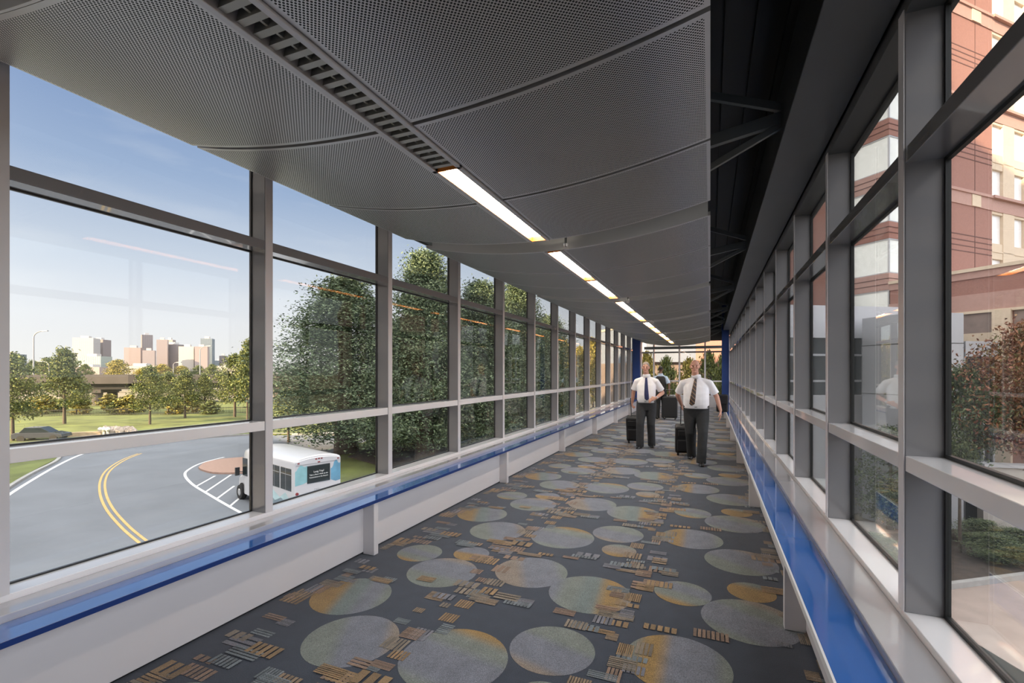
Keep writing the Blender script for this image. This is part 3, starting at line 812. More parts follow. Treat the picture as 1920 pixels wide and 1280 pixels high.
yl = smooth_line([G(*p) for p in ((262, 850), (232, 862), (205, 880), (193, 900), (193, 925), (205, 953), (232, 985), (266, 1014), (320, 1052))])
for s, nm in ((-.13, 'outer'), (.13, 'inner')):
    pts = []
    for i, p in enumerate(yl):
        a, b = yl[max(i - 1, 0)], yl[min(i + 1, len(yl) - 1)]; d = (b - a).normalized(); pts.append(p + Vector((-d.y, d.x)) * s)
    strip('road_line', pts, .12, M['yellow_line'], nm + ' stripe of the double yellow centre line on the road', 'road marking')
strip('road_line', smooth_line([G(*p) for p in ((-60, 985), (10, 932), (60, 900), (105, 874), (142, 856), (170, 846))]), .2, M['white_line'], 'white edge line beside the grass island', 'road marking')
strip('road_line', smooth_line([G(*p) for p in ((420, 857), (379, 867.5), (353, 880.6), (347, 891), (360, 907), (390, 926), (442, 956), (500, 985))]), .16, M['white_line'], 'white curved line around the hatched bay by the bus', 'road marking')
for k, (a, b) in enumerate((((403, 892), (369, 911)), ((433, 890), (384, 923)), ((439, 911), (405, 936)), ((452, 931), (431, 949)))):
    strip('road_line', [G(*a), G(*b)], .13, M['white_line'], '%s white hatch stripe beside the bus, from the paved island' % (['first'] + ORD[1:])[k], 'road marking', h=.010)
isl = smooth_line([G(*p) for p in ((372, 878), (388, 868), (430, 861), (500, 858), (540, 866), (520, 884), (455, 888), (400, 888), (372, 880))], 5)
ground('traffic_island', isl[:-1], GZ + .12, M['brickpave'], 'pink brick traffic island beside the shuttle bus', 'traffic island', .4)
gi = [G(14, 914), G(60, 886), G(105, 863), G(112, 852), G(40, 850), G(-120, 865), G(-200, 960), G(-60, 970)]
ground('grass_island', gi, GZ + .13, M['lawn'], 'small green grass island at the road bend', 'lawn', .4)
strip('kerb', smooth_line([G(*p) for p in ((-60, 973), (14, 917), (60, 889), (105, 866), (116, 852))]), .22, M['kerb'], 'pale kerb around the small grass island', 'kerb', h=.15)
# lawn across the road
far = [(-48, 38.7), (-54, 28.5), (-61, 24.0), (-85, 18.4)]
ground('lawn', [(-42.2, 41.5)] + far + [(-150, 22), (-150, 75), (-90, 85), (-40, 80)], GZ + .13, M['lawn'], 'wide sunlit lawn across the road with young trees', 'lawn', .4)
strip('kerb', smooth_line([(-34.2, 43.3), (-42.2, 41.3), (-48, 38.5), (-54, 28.3), (-61, 23.8), (-85, 18.1)]), .25, M['kerb'], 'long pale kerb on the far side of the road', 'kerb', h=.16)
ground('footpath', [(-34, 43.6), (-42.2, 41.6), (-41, 44.5), (-33, 47)], GZ + .14, M['concrete'], 'pale concrete path behind the bus', 'path', .4)
ground('verge', [(-24.8, 24.4), (-23, 22.5), (-9, 30), (-8, 60), (-24.4, 60), (-26.9, 48), (-33.8, 43.2), (-31, 36)], GZ + .12, M['lawn'], 'shaded grass verge under the big trees', 'lawn', .4)
ground('mulch_bed', [(-27.5, 31.2), (-21.5, 28.6), (-10, 33), (-10, 54), (-22, 54), (-30, 40)], GZ + .2, M['mulch'], 'dark mulch bed around the big tree trunks', 'planting bed', .3)

# ------------------------------------------------------------------ shuttle bus
M['bus'] = mat('white_bus_paint', (.60, .60, .63), .28, coat=.4)
M['busglass'] = mat('tinted_bus_glass', (.012, .02, .022), .08, spec=.8)
M['teal'] = mat('teal_mountain_decal', (.27, .52, .57), .35, noise=(1.2, .25))
M['teal2'] = mat('blue_mountain_decal', (.14, .34, .50), .35, noise=(1.6, .3))
M['ice'] = mat('pale_ice_decal', (.50, .70, .74), .35, noise=(1.5, .15))
M['slate'] = mat('slate_decal', (.20, .29, .35), .4, noise=(3, .3))
M['tyre'] = mat('tyre_rubber', (.015, .015, .016), .8)
M['red'] = mat('red_lens', (.22, .01, .012), .25)
M['ink'] = mat('white_lettering', (.85, .85, .85), .5)
M['inkgrey'] = mat('grey_lettering', (.35, .36, .38), .5)
def text_mesh(s, size, align='CENTER'):
    c = bpy.data.curves.new('t', 'FONT'); c.body = s; c.size = size; c.align_x = align; c.extrude = .004
    o = bpy.data.objects.new('t', c); COL.objects.link(o)
    dg = bpy.context.evaluated_depsgraph_get(); me = bpy.data.meshes.new_from_object(o.evaluated_get(dg))
    bpy.data.objects.remove(o); return me
bus = thing('shuttle_bus', 'white shuttle bus with teal mountain artwork parked by the road', 'bus', (0, 0, 0))
BL, BW, B0, B1 = 6.1, 2.42, .42, 2.90   # local frame: x forward from the rear face, y to its left, z up
def bx_ring(x, z0, z1, hw, crown, n=9):
    r = [(x, -hw, z0), (x, hw, z0), (x, hw, z1 - .16), (x, hw - .05, z1 - .05)]
    for i in range(n):
        q = 1 - 2 * (i + .5) / n
        r.append((x, (hw - .10) * q, z1 + crown * (1 - q * q)))
    r += [(x, -hw + .05, z1 - .05), (x, -hw, z1 - .16)]
    return r
mb = MB()
mb.rings([bx_ring(.0, B0 + .05, B1 - .03, BW / 2 - .04, .12), bx_ring(.05, B0, B1, BW / 2, .15), bx_ring(5.3, B0, B1, BW / 2, .15), bx_ring(5.75, B0, B1 - .05, BW / 2 - .03, .13),
          bx_ring(6.0, B0, B1 - .22, BW / 2 - .09, .06), bx_ring(6.1, B0, B1 - .50, BW / 2 - .13, .03)])
obj('coach_body', mb, M['bus'], bus, smooth=40)
mb = MB()                                # cab nose
def nose(x, z0, z1, hw): return [(x, -hw, z0), (x, hw, z0), (x, hw, z1 - .12), (x, hw - .12, z1), (x, -hw + .12, z1), (x, -hw, z1 - .12)]
mb.rings([nose(5.6, .40, 2.10, 1.06), nose(6.1, .40, 2.05, 1.03), nose(6.55, .42, 1.36, 1.02), nose(7.05, .45, 1.20, .98), nose(7.15, .50, 1.05, .90)])
obj('cab', mb, M['bus'], bus, smooth=30)
mb = MB(); mb.poly([(6.135, -.85, 2.0), (6.135, .85, 2.0), (6.56, .90, 1.40), (6.56, -.90, 1.40)]); mb.poly([(6.12, -.85, 1.98), (6.12, .85, 1.98), (6.54, .90, 1.38), (6.54, -.90, 1.38)]); obj('windscreen', mb, M['busglass'], bus)
for s in (1, -1):
    yy = s * 1.045
    mb = MB(); mb.prism([(5.45, 0), (6.12, 0), (6.12, .01), (5.45, .01)], 0, 1)
    mb = MB(); mb.box(5.30, 5.95, s * (BW / 2 - .005) - .015, s * (BW / 2 - .005) + .015, 1.42, 2.40); obj('cab_window', mb, M['busglass'], bus, bevel=.02)
    for k in range(4):
        x0 = .28 + k * 1.22
        mb = MB(); mb.box(x0, x0 + 1.12, s * BW / 2 - .02, s * BW / 2 + .012, 1.40, 2.48)
        o = obj('side_window', mb, M['busglass'], bus, bevel=.03)
        mb = MB(); mb.box(x0 + .555, x0 + .575, s * BW / 2 + .008, s * BW / 2 + .018, 1.42, 2.46); mb.box(x0 + .02, x0 + 1.10, s * BW / 2 + .008, s * BW / 2 + .018, 2.16, 2.19); obj('window_bar', mb, M['inkgrey'], o)
    for x in (1.25, 6.45):
        mb = MB(); mb.tube([(x, s * 1.20, .40), (x, s * .92, .40)], .40, 22); wh = obj('wheel', mb, M['tyre'], bus, bevel=.03)
        mb = MB(); mb.tube([(x, s * 1.215, .40), (x, s * 1.18, .40)], [.16, .24], 16); obj('hub', mb, M['chrome'], wh)
        mb = MB(); mb.tube([(x, s * 1.06, .42), (x, s * (BW / 2 + .004) if x < 3 else s * 1.04, .42)], .47, 22); obj('wheel_arch', mb, M['tyre'], bus)
    mb = MB(); mb.tube([(6.05, s * 1.0, 1.55), (6.2, s * 1.34, 1.62)], .02, 8); mb.box(6.13, 6.22, s * 1.40 - .11, s * 1.40 + .11, 1.40, 1.84); obj('mirror', mb, M['bag_trim'], bus)
    mb = MB()                            # mountain artwork on the flank
    pts = [(.12, .55), (.12, 1.22), (.5, 1.0), (.9, 1.28), (1.5, .95), (2.2, 1.22), (3.0, .85), (3.8, 1.1), (4.6, .8), (4.6, .55)]
    mb.poly([(x, s * (BW / 2 + .004), z) for x, z in pts][::s]); mb.poly([(x, s * (BW / 2 + .001), z) for x, z in pts][::-s]); obj('flank_artwork', mb, M['ice'], bus)
    mb = MB(); pts = [(.7, .55), (.95, .85), (1.35, .95), (2.0, .72), (2.6, .95), (3.3, .6), (3.3, .55)]
    mb.poly([(x, s * (BW / 2 + .008), z) for x, z in pts][::s]); mb.poly([(x, s * (BW / 2 + .005), z) for x, z in pts][::-s]); obj('flank_rocks', mb, M['slate'], bus)
# rear face
def rear(pts, x): 
    m_ = MB(); m_.poly([(x, y, z + .38) for y, z in pts]); m_.poly([(x + .003, y, z + .38) for y, z in pts][::-1]); return m_
obj('rear_artwork', rear([(1.17, 1.30), (1.17, 1.98), (1.10, 2.02), (1.05, 2.10), (.99, 2.20), (.93, 2.24), (.86, 2.26), (.78, 2.20), (.72, 2.16), (.66, 2.14), (.62, 2.20), (.56, 2.16), (.56, 1.42), (.8, 1.34)], -.004), M['teal'], bus)
obj('rear_artwork', rear([(-.64, 1.34), (-.64, 1.92), (-.70, 1.90), (-.78, 2.02), (-.82, 2.20), (-.90, 2.28), (-.96, 2.30), (-1.0, 2.22), (-1.06, 2.12), (-1.12, 2.10), (-1.17, 2.16), (-1.17, 1.26), (-.9, 1.22)], -.004), M['teal2'], bus)
mb = MB(); mb.box(-.03, .02, -.60, .58, 1.70, 2.55); rw = obj('rear_window', mb, M['busglass'], bus, bevel=.018)
mb = MB(); mb.rings([[(-.035, y, 2.66), (.06, y, 2.66), (.06, y, 2.88 + .12 * (1 - (y / 1.1) ** 2)), (-.035, y, 2.80 + .12 * (1 - (y / 1.1) ** 2))] for y in [-1.12 + 2.24 * i / 12 for i in range(13)]]); obj('rear_cap', mb, M['bus'], bus, smooth=30)
for y, z, w, nm in ((0, 2.69, .12, 'brake_light'), (1.02, 2.74, .10, 'marker_light'), (-1.02, 2.74, .10, 'marker_light'), (-.14, 2.85, .09, 'marker_light'), (0, 2.86, .09, 'marker_light'), (.14, 2.85, .09, 'marker_light')):
    mb = MB(); mb.box(-.055, -.03, y - w / 2, y + w / 2, z - .025, z + .025); obj(nm, mb, M['red'], bus, bevel=.006)
for s in (1, -1):
    for z, r, m_ in ((1.30, .075, 'red'), (1.08, .07, 'inkgrey')):
        mb = MB(); mb.tube([(-.03, s * 1.08, z), (.03, s * 1.08, z)], r, 16); obj('tail_light', mb, M[m_], bus)
mb = MB(); mb.box(-.14, .02, -1.15, 1.15, .38, .56); obj('rear_bumper', mb, M['tyre'], bus, bevel=.02)
mb = MB(); mb.box(7.10, 7.24, -.98, .98, .42, .62); obj('front_bumper', mb, M['tyre'], bus, bevel=.02)
mb = MB(); mb.box(7.12, 7.165, -.55, .55, .68, .96); obj('grille', mb, M['tyre'], bus)
for s in (1, -1):
    mb = MB(); mb.box(7.10, 7.16, s * .76 - .14, s * .76 + .14, .72, .95); obj('headlight', mb, M['ink'], bus, bevel=.02)
mb = MB(); mb.box(.8, 4.6, -.5, .5, 2.84, 2.88)
rot = Matrix(((0, 0, -1, 0), (-1, 0, 0, 0), (0, 1, 0, 0), (0, 0, 0, 1)))
for s, size, z, y in (('Long Trip?', .125, 2.20, 0), ('Take a Short Walk to the', .092, 2.07, 0), ('Convenience in the Airport', .086, 1.95, 0)):
    me = text_mesh(s, size); me.transform(Matrix.Translation((-.034, y, z)) @ rot); me.materials.clear(); me.materials.append(M['ink'])
    obj('lettering', me, M['ink'], rw)
me = text_mesh('DF3', .16); me.transform(Matrix.Translation((-.005, .1, 1.30)) @ rot); me.materials.clear(); me.materials.append(M['inkgrey']); obj('fleet_number', me, M['inkgrey'], bus)
# rear left corner and heading
hd = Vector((-.955, .297)); lf = Vector((-hd.y, hd.x))
c0 = Vector((-18.15, 16.95)) - lf * (BW / 2)
bus.location = (c0.x, c0.y, GZ); bus.rotation_euler = (0, 0, math.atan2(hd.y, hd.x))

# ------------------------------------------------------------------ trees
M['bark'] = mat('grey_bark', (.085, .065, .05), .9, noise=(8, .25), bump=(12, .5, .03))
M['leaf_dark'] = mat('dark_green_leaves', (.06, .1, .05), .65, island=[(.040, .062, .034), (.075, .115, .060), (.12, .17, .085), (.19, .24, .125)])
M['leaf_mid'] = mat('mid_green_leaves', (.1, .15, .04), .65, island=[(.035, .050, .012), (.068, .092, .020), (.12, .145, .030), (.20, .21, .045)])
M['leaf_gold'] = mat('yellow_green_leaves', (.3, .27, .05), .65, island=[(.10, .10, .018), (.20, .17, .028), (.31, .25, .045), (.42, .35, .07)])
M['leaf_red'] = mat('rust_red_leaves', (.25, .08, .04), .65, island=[(.10, .035, .02), (.20, .07, .035), (.27, .11, .05), (.14, .13, .045)])
M['leaf_bush'] = mat('bush_leaves', (.1, .13, .06), .6, island=[(.035, .055, .03), (.07, .10, .045), (.12, .16, .07), (.20, .22, .10)])
def crown_mesh(name, m, h0, h1, rad, prof, nclump, nleaf, leaf, seed, clr):
    rr = random.Random(seed); v, f = [], []
    for c in range(nclump):
        q = rr.random() ** .85
        z = h0 + (h1 - h0) * q
        rmax = rad * prof(q) * rr.uniform(.66, 1.16)
        a = rr.uniform(0, 2 * PI); r = rmax * math.sqrt(rr.uniform(.12, 1))
        cx, cy = r * math.cos(a), r * math.sin(a)
        cl = clr * rr.uniform(.6, 1.2) * (.6 + .5 * prof(q))
        for k in range(nleaf):
            d = Vector((rr.gauss(0, 1), rr.gauss(0, 1), rr.gauss(0, .62)))
            p = Vector((cx, cy, z)) + d * cl * .52
            n = Vector((rr.gauss(0, 1), rr.gauss(0, 1), rr.gauss(.6, 1))).normalized()
            t = n.orthogonal().normalized(); t = Matrix.Rotation(rr.uniform(0, 6.28), 3, n) @ t; b = n.cross(t)
            s = leaf * rr.uniform(.6, 1.35); i = len(v)
            v += [tuple(p - t * s), tuple(p - b * s * .5 + n * s * .12), tuple(p + t * s), tuple(p + b * s * .45 + n * s * .12)]
            f.append((i, i + 1, i + 2, i + 3))
    me = bpy.data.meshes.new(name); me.from_pydata(v, [], f); me.materials.append(m); return me
def trunk_mb(h, r, hc, spread, seed, nb=7):
    rr = random.Random(seed); mb = MB()
    lean = rr.uniform(-.02, .02) * h
    mb.tube([(0, 0, -.1), (lean * .2, 0, h * .25), (lean * .6, lean * .4, h * .6), (lean, lean, h)], [r * 1.25, r, r * .6, r * .12], 9)
    for k in range(nb):
        z = hc + (h * .85 - hc) * k / nb; a = k * 2.4 + rr.uniform(-.4, .4); l = spread * (1 - .7 * k / nb)
        mb.tube([(0, 0, z), (l * .45 * math.cos(a), l * .45 * math.sin(a), z + l * .28), (l * math.cos(a), l * math.sin(a), z + l * .7)], [r * .42, r * .25, r * .06], 6)
    return mb
def pf_round(q): return max(.05, math.sin(PI * min(1, max(0, .10 + .88 * q))) ** .7)
def pf_tip(q): return max(.05, (1 - q) ** .62 * min(1, .62 + q * 2.2))
def pf_cone(q): return max(.05, (1 - q) ** .75 * min(1, .55 + q * 3.5))
def pf_egg(q): return max(.06, (math.sin(PI * (.12 + .88 * q) ** .8)) ** .75)
PROTO = {}
def tree(name, kind, xy, z, h, rad, label, rot, group, cat='tree', mats=None):
    if kind not in PROTO:
        leaf, prof, ncl, nl, ls, hc, seed, tr = {
            'big': ('leaf_dark', pf_tip, 460, 160, .047, .7, 11, .26), 'tall': ('leaf_dark', pf_cone, 460, 160, .047, .7, 12, .26),
            'lawn': ('leaf_mid', pf_cone, 120, 60, .14, 2.2, 13, .14), 'lawn2': ('leaf_mid', pf_egg, 120, 60, .14, 2.2, 14, .14),
            'gold': ('leaf_gold', pf_round, 130, 50, .16, 1.6, 15, .18), 'gold2': ('leaf_gold', pf_egg, 120, 46, .16, 1.6, 17, .18), 'red': ('leaf_red', pf_round, 150, 90, .075, 4.4, 16, .10),
            'bush': ('leaf_bush', pf_round, 130, 80, .042, .5, 18, .07), 'smalltree': ('leaf_bush', pf_round, 150, 110, .085, 4.6, 21, .09), 'shrub': ('leaf_gold', pf_round, 50, 30, .17, .1, 19, .05), 'gshrub': ('leaf_mid', pf_round, 50, 30, .17, .1, 20, .05)}[kind]
        base = (8.0 if kind in ('big', 'tall', 'lawn', 'lawn2', 'gold', 'gold2', 'red', 'smalltree') else 3.0)
        t = thing(name, '', cat, (0, 0, 0))
        hc2 = hc * base / 9
        obj('trunk', trunk_mb(base * .95, tr, hc2 + .3, base * .22, seed), M['bark'], t, smooth=60)
        obj('crown', crown_mesh('crown', M[leaf], hc2, base, base * .30, prof, ncl, nl, ls, seed, base * (.088 if kind in ('big', 'tall') else .105)), M[leaf], t)
        PROTO[kind] = (t, base); new = t
    else: new = copy_tree(PROTO[kind][0])
    b = PROTO[kind][1]
    new.name = name
    new.location = (xy[0], xy[1], z); new.rotation_euler = (0, 0, rot); new.scale = (rad / (b * .30), rad / (b * .30), h / b)
    tag(new, label, cat, group); return new
GB = 'big dark trees along the corridor'
tree('shade_tree', 'big', (-29.3, 33.0), GZ + .2, 14.8, 8.0, 'broad dark green tree behind the shuttle bus, nearest of the big trees', .3, GB)
tree('shade_tree', 'tall', (-20.3, 31.5), GZ + .2, 15.8, 6.0, 'tallest dark green pointed tree, second from the bus', 1.2, GB)
tree('shade_tree', 'big', (-17.5, 35.5), GZ + .2, 14.0, 5.4, 'dark green tree standing third along from the bus', 2.6, GB)
tree('shade_tree', 'tall', (-17.3, 43.5), GZ + .2, 15.5, 5.6, 'dark green pointed tree standing fourth along from the bus', 4.0, GB)
tree('shade_tree', 'big', (-17.0, 52.0), GZ + .2, 13, 5.0, 'dark green tree at the far end of the big tree row', 5.1, GB)
tree('shade_tree', 'big', (-24.5, 36.0), GZ + .2, 11.5, 6.5, 'lower dark green tree filling in behind the tallest tree', 3.4, GB)
GLW = 'young trees on the lawn'
for k, (px, py, top, half, kind, lab) in enumerate((
        (24, 828, 668, 40, 'lawn2', 'green tree cut by the window edge at the far side of the lawn'), (121, 796, 655, 40, 'lawn', 'bright green pointed tree standing in front of the overpass pier'),
        (281, 797, 690, 30, 'lawn2', 'round green lawn tree in front of the overpass, next past the pier'), (315, 778, 700, 24, 'lawn2', 'lawn tree half hidden behind the round green one'),
        (347, 785, 695, 30, 'lawn', 'slim light-trunked lawn tree, next to the round green one'), (384, 775, 702, 24, 'lawn', 'small lawn tree beside the slim light-trunked one'),
        (440, 783, 668, 34, 'lawn2', 'lawn tree next to the window post by the bus'), (464, 790, 640, 30, 'lawn', 'tall lawn tree partly behind the window post'), (143, 778, 705, 22, 'lawn2', 'small tree behind the bright pointed one'))):
    zc = F * (H - GZ) / (py - HY); x, y = W(px, zc)
    tree('lawn_tree', kind, (x, y), GZ + .1, (py - top) * zc / F, half * zc / F, lab, k * 1.7, GLW)
tree('sapling', 'lawn2', G(541, 829), GZ + .1, 5.2, 1.9, 'small street tree by the path just behind the bus', .5, None)
GG = 'sunlit trees beyond the big tree row'
for k, (px, zc, top, half) in enumerate(((1052, 72, 640, 34), (1085, 78, 652, 28), (1112, 84, 640, 24), (1140, 92, 655, 22), (1030, 80, 650, 26), (975, 92, 660, 30), (1165, 96, 650, 16))):
    x, y = W(px, zc)
    tree('gold_tree', 'gold' if k % 2 == 0 else 'gold2', (x, y), GZ + .1, (HY - top) * zc / F + H - GZ, half * zc / F,
         'sunlit yellow-green tree seen between the far window posts, %s of them' % (['nearest'] + ORD[1:])[k], k * 1.3, GG)
GH = 'trees behind the far end window'
for k, (px, zc, top, half) in enumerate(((1212, 36, 664, 26), (1250, 33, 678, 30), (1292, 37, 676, 30), (1328, 33, 668, 32), (1352, 29, 676, 20))):
    x, y = W(px, zc)
    tree('garden_tree', ('gold2', 'lawn2', 'gold2', 'lawn2', 'lawn2')[k], (x, y), GZ + .1, (HY - top) * zc / F + H - GZ, half * zc / F,
         'green tree outside the far end window, %s from the road side' % (['first'] + ORD[1:])[k], k * 1.1, GH)
GS = 'shrubs at the foot of the overpass'
for k, px in enumerate((40, 62, 84, 106, 150, 206, 222, 230, 242, 256, 330, 360, 396)):
    zc = 84 if k % 2 else 80; x, y = W(px, zc)
    tree('shrub', 'shrub' if k % 3 else 'gshrub', (x, y), GZ + .05, 2.2 + .5 * (k % 3), 1.5, 'low %s shrub at the foot of the overpass, %s from the window edge' % ('golden' if k % 3 else 'green', (['first'] + ORD[1:])[k]), k * .9, GS, 'shrub')
GT = 'trees beyond the overpass'
for k, (px, zc, top, half, kind) in enumerate(((88, 180, 672, 28, 'lawn2'), (160, 185, 684, 16, 'lawn2'), (221, 170, 676, 24, 'gold'), (270, 190, 690, 22, 'gold2'), (304, 190, 684, 18, 'gold'), (340, 195, 686, 20, 'gold2'), (372, 200, 686, 16, 'lawn2'), (398, 195, 684, 16, 'lawn2'), (62, 190, 676, 20, 'lawn'))):
    x, y = W(px, zc)
    tree('distant_tree', kind, (x, y), GZ, (HY - top) * zc / F + H - GZ, half * zc / F, '%s tree rising behind the overpass, %s one before the skyline' % ({'gold': 'rounded autumn-gold', 'gold2': 'golden'}.get(kind, 'green'), ORD[k] if k else 'hazy'), k * 1.9, GT)
# ------------------------------------------------------------------ overpass, lamps, lawn edge, cars
M['overpass'] = mat('overpass_concrete', (.075, .064, .059), .85, noise=(.4, .15))
M['girder'] = mat('shaded_brown_girder', (.022, .019, .018), .8)  # brown steel, darkened in colour for the shade under the deck
M['iron'] = mat('black_iron', (.02, .02, .02), .5)
op = thing('overpass', 'long concrete highway overpass crossing behind the lawn', 'bridge', (0, 0, 0))
pa = [W(px, zc) for px, zc in ((-700, 88), (-120, 92), (40, 95), (240, 101), (430, 110), (620, 122), (900, 150), (1250, 210))]
def along(z0, z1, wd, off):
    rs = []
    for i, p in enumerate(pa):
        a, b = Vector(pa[max(i - 1, 0)]), Vector(pa[min(i + 1, len(pa) - 1)]); d = (b - a).normalized(); n = Vector((-d.y, d.x))
        c = Vector(p) + n * off
        l, r = c + n * wd / 2, c - n * wd / 2
        rs.append([(l.x, l.y, z0), (r.x, r.y, z0), (r.x, r.y, z1), (l.x, l.y, z1)])
    m_ = MB(); m_.rings(rs); return m_
obj('deck', along(-.75, .15, 11, 5.5), M['overpass'], op)
obj('parapet', along(.15, 1.15, .3, .15), M['overpass'], op)
obj('parapet', along(.15, 1.15, .3, 10.85), M['overpass'], op)
for o_ in (1.2, 3.8, 6.4, 9.2): obj('girder', along(-1.95, -.75, .4, o_), M['girder'], op)
for i, (px, zc) in enumerate(((-420, 91), (-130, 93), (176, 99.5), (520, 116), (820, 144))):
    x, y = W(px, zc); d = (Vector(pa[3]) - Vector(pa[2])).normalized(); n = Vector((-d.y, d.x))
    mb = MB()
    for off in (1.6, 8.8):
        c = Vector((x, y)) + n * off
        mb.tube([(c.x, c.y, GZ - .1), (c.x, c.y, -2.4)], .95, 16)
    a, b = Vector((x, y)) + n * .2, Vector((x, y)) + n * 10.5
    mb.bar((a.x, a.y, -2.3), (b.x, b.y, -2.3), 2.2, .7)
    obj('pier', mb, M['overpass'], op)
def lamp(name, xy, z0, h, arm, ang, label, r=.12):
    t = thing(name, label, 'street lamp', (xy[0], xy[1], z0)); c, s = math.cos(ang), math.sin(ang)
    path = [(xy[0], xy[1], z0), (xy[0], xy[1], z0 + h - arm * .75)]
    for k in range(1, 7):
        a = PI / 2 * k / 6
        path.append((xy[0] + c * arm * (1 - math.cos(a)), xy[1] + s * arm * (1 - math.cos(a)), z0 + h - arm * .75 + arm * .75 * math.sin(a)))
    mb = MB(); mb.tube(path, [r * 1.2, r] + [r * .7] * 6, 8); obj('pole', mb, M['lamp_pole'], t)
    e = path[-1]; mb = MB(); mb.box(e[0] - .1, e[0] + .1, e[1] - .1, e[1] + .1, e[2] - .1, e[2] + .06)
    mb = MB(); mb.bar((e[0], e[1], e[2]), (e[0] + c * 1.1, e[1] + s * 1.1, e[2] + .05), .4, .18); obj('lamp_head', mb, M['lamp_pole'], t)
    return t
rt = math.atan2(ST, CT)
lamp('street_lamp', W(63, 104), .0, 10.6, 2.0, rt, 'tall curved street lamp standing on the overpass', .14)
lamp('street_lamp', W(375, 116), .0, 8.0, 1.6, rt, 'street lamp on the overpass in front of the glass tower', .10)
lamp('street_lamp', W(92, 112), .0, 4.2, 1.4, PI + rt, 'shorter street lamp on the overpass by the pointed tree', .08)
lamp('street_lamp', W(325, 114), .0, 4.0, .8, rt, 'short lamp post on the overpass in front of the dark office block', .08)
# iron fence at the back of the lawn
t = thing('fence', 'dark iron fence along the back of the lawn', 'fence', (*W(200, 76), GZ))
a, b = Vector(W(40, 75)), Vector(W(470, 82)); d = (b - a)
for z in (.35, 1.1):
    mb = MB(); mb.bar((a.x, a.y, GZ + z), (b.x, b.y, GZ + z), .05, .06); obj('rail', mb, M['iron'], t)
mb = MB()
for k in range(150):
    p = a + d * (k / 149); mb.box(p.x - .02, p.x + .02, p.y - .02, p.y + .02, GZ, GZ + 1.25)
o = obj('pickets', mb, M['iron'], t); o['kind'] = 'stuff'
# low tan wall, three white stones and a rock heap at the road edge
M['tan'] = mat('tan_stone', (.46, .34, .22), .85, noise=(2, .2))
M['rock'] = mat('granite_rock', (.40, .33, .28), .85, noise=(2, .25), bump=(4, .6, .1))
M['wstone'] = mat('white_stone', (.8, .78, .7), .8)
def seg(px0, px1, py, h, th, z=GZ):
    p, q = G(px0, py), G(px1, py - 4); m_ = MB(); m_.bar((p[0], p[1], z + h / 2), (q[0], q[1], z + h / 2), th, h); return m_
tag(obj('low_wall', seg(112, 190, 822, .6, .5), M['tan'], bevel=.03), 'low tan stone wall at the edge of the lawn', 'wall')
for k, px in enumerate((167, 174, 181)):
    x, y = G(px, 818); mb = MB(); mb.ell((x + .3, y + .9, GZ + .70), (.28, .24, .24), 10, 7)
    mb.tube([(x + .3, y + .9, GZ), (x + .3, y + .9, GZ + .6)], .12, 8)
    tag(obj('bollard', mb, M['wstone'], smooth=50), 'round white bollard behind the low tan wall, %s of three' % ('first', 'middle', 'last')[k], 'bollard', 'white bollards behind the low tan wall')
rr = random.Random(5)
for k, px in enumerate((196, 206, 216, 226, 236, 246)):
    x, y = G(px, 812 + (k % 2) * 3); mb = MB()
    mb.ell((0, 0, .25), (.55 + .15 * (k % 3), .5, .5 + .1 * (k % 2)), 10, 7); mb.v = [tuple(Vector(p) * rr.uniform(.86, 1.12)) for p in mb.v]
    mb.v = [(p[0] + x, p[1] + y, p[2] + GZ + .1) for p in mb.v]
    tag(obj('boulder', mb, M['rock']), 'rough boulder in the rock heap beside the low wall, %s from the wall' % (['first'] + ORD[1:])[k], 'rock', 'boulders of the rock heap')
def car(xy, ang, label, paint):
    t = thing('car', label, 'car', (0, 0, 0))
    prof = [(-2.2, .35), (-2.2, .85), (-1.9, .95), (1.2, .92), (2.1, .72), (2.2, .4)]
    mb = MB(); mb.rings([[(x * (1 if abs(y) < .8 else .97), y, z) for x, z in prof] for y in (-.88, -.82, .82, .88)]); obj('body', mb, paint, t, bevel=.03)
    cab = [(-1.7, .94), (-1.25, 1.40), (.25, 1.42), (1.05, .92)]
    mb = MB(); mb.rings([[(x * s_, y, z) for x, z in cab] for y, s_ in ((-.72, .96), (.72, .96))]); obj('cabin', mb, M['busglass'], t, bevel=.03)
    mb = MB(); mb.box(-1.2, .2, -.68, .68, 1.40, 1.45); obj('car_roof', mb, paint, t, bevel=.02)
    for x in (-1.35, 1.35):
        for s in (-1, 1):
            mb = MB(); mb.tube([(x, s * .90, .33), (x, s * .68, .33)], .33, 16); obj('wheel', mb, M['tyre'], t)
    t.location = (xy[0], xy[1], GZ); t.rotation_euler = (0, 0, ang); return t
M['car_dark'] = mat('dark_grey_car_paint', (.04, .045, .055), .25, coat=.6)
M['car_light'] = mat('silver_car_paint', (.45, .46, .48), .25, .5, coat=.6)
car(G(80, 826), math.radians(38), 'dark grey car on the road below the far lawn', M['car_dark'])

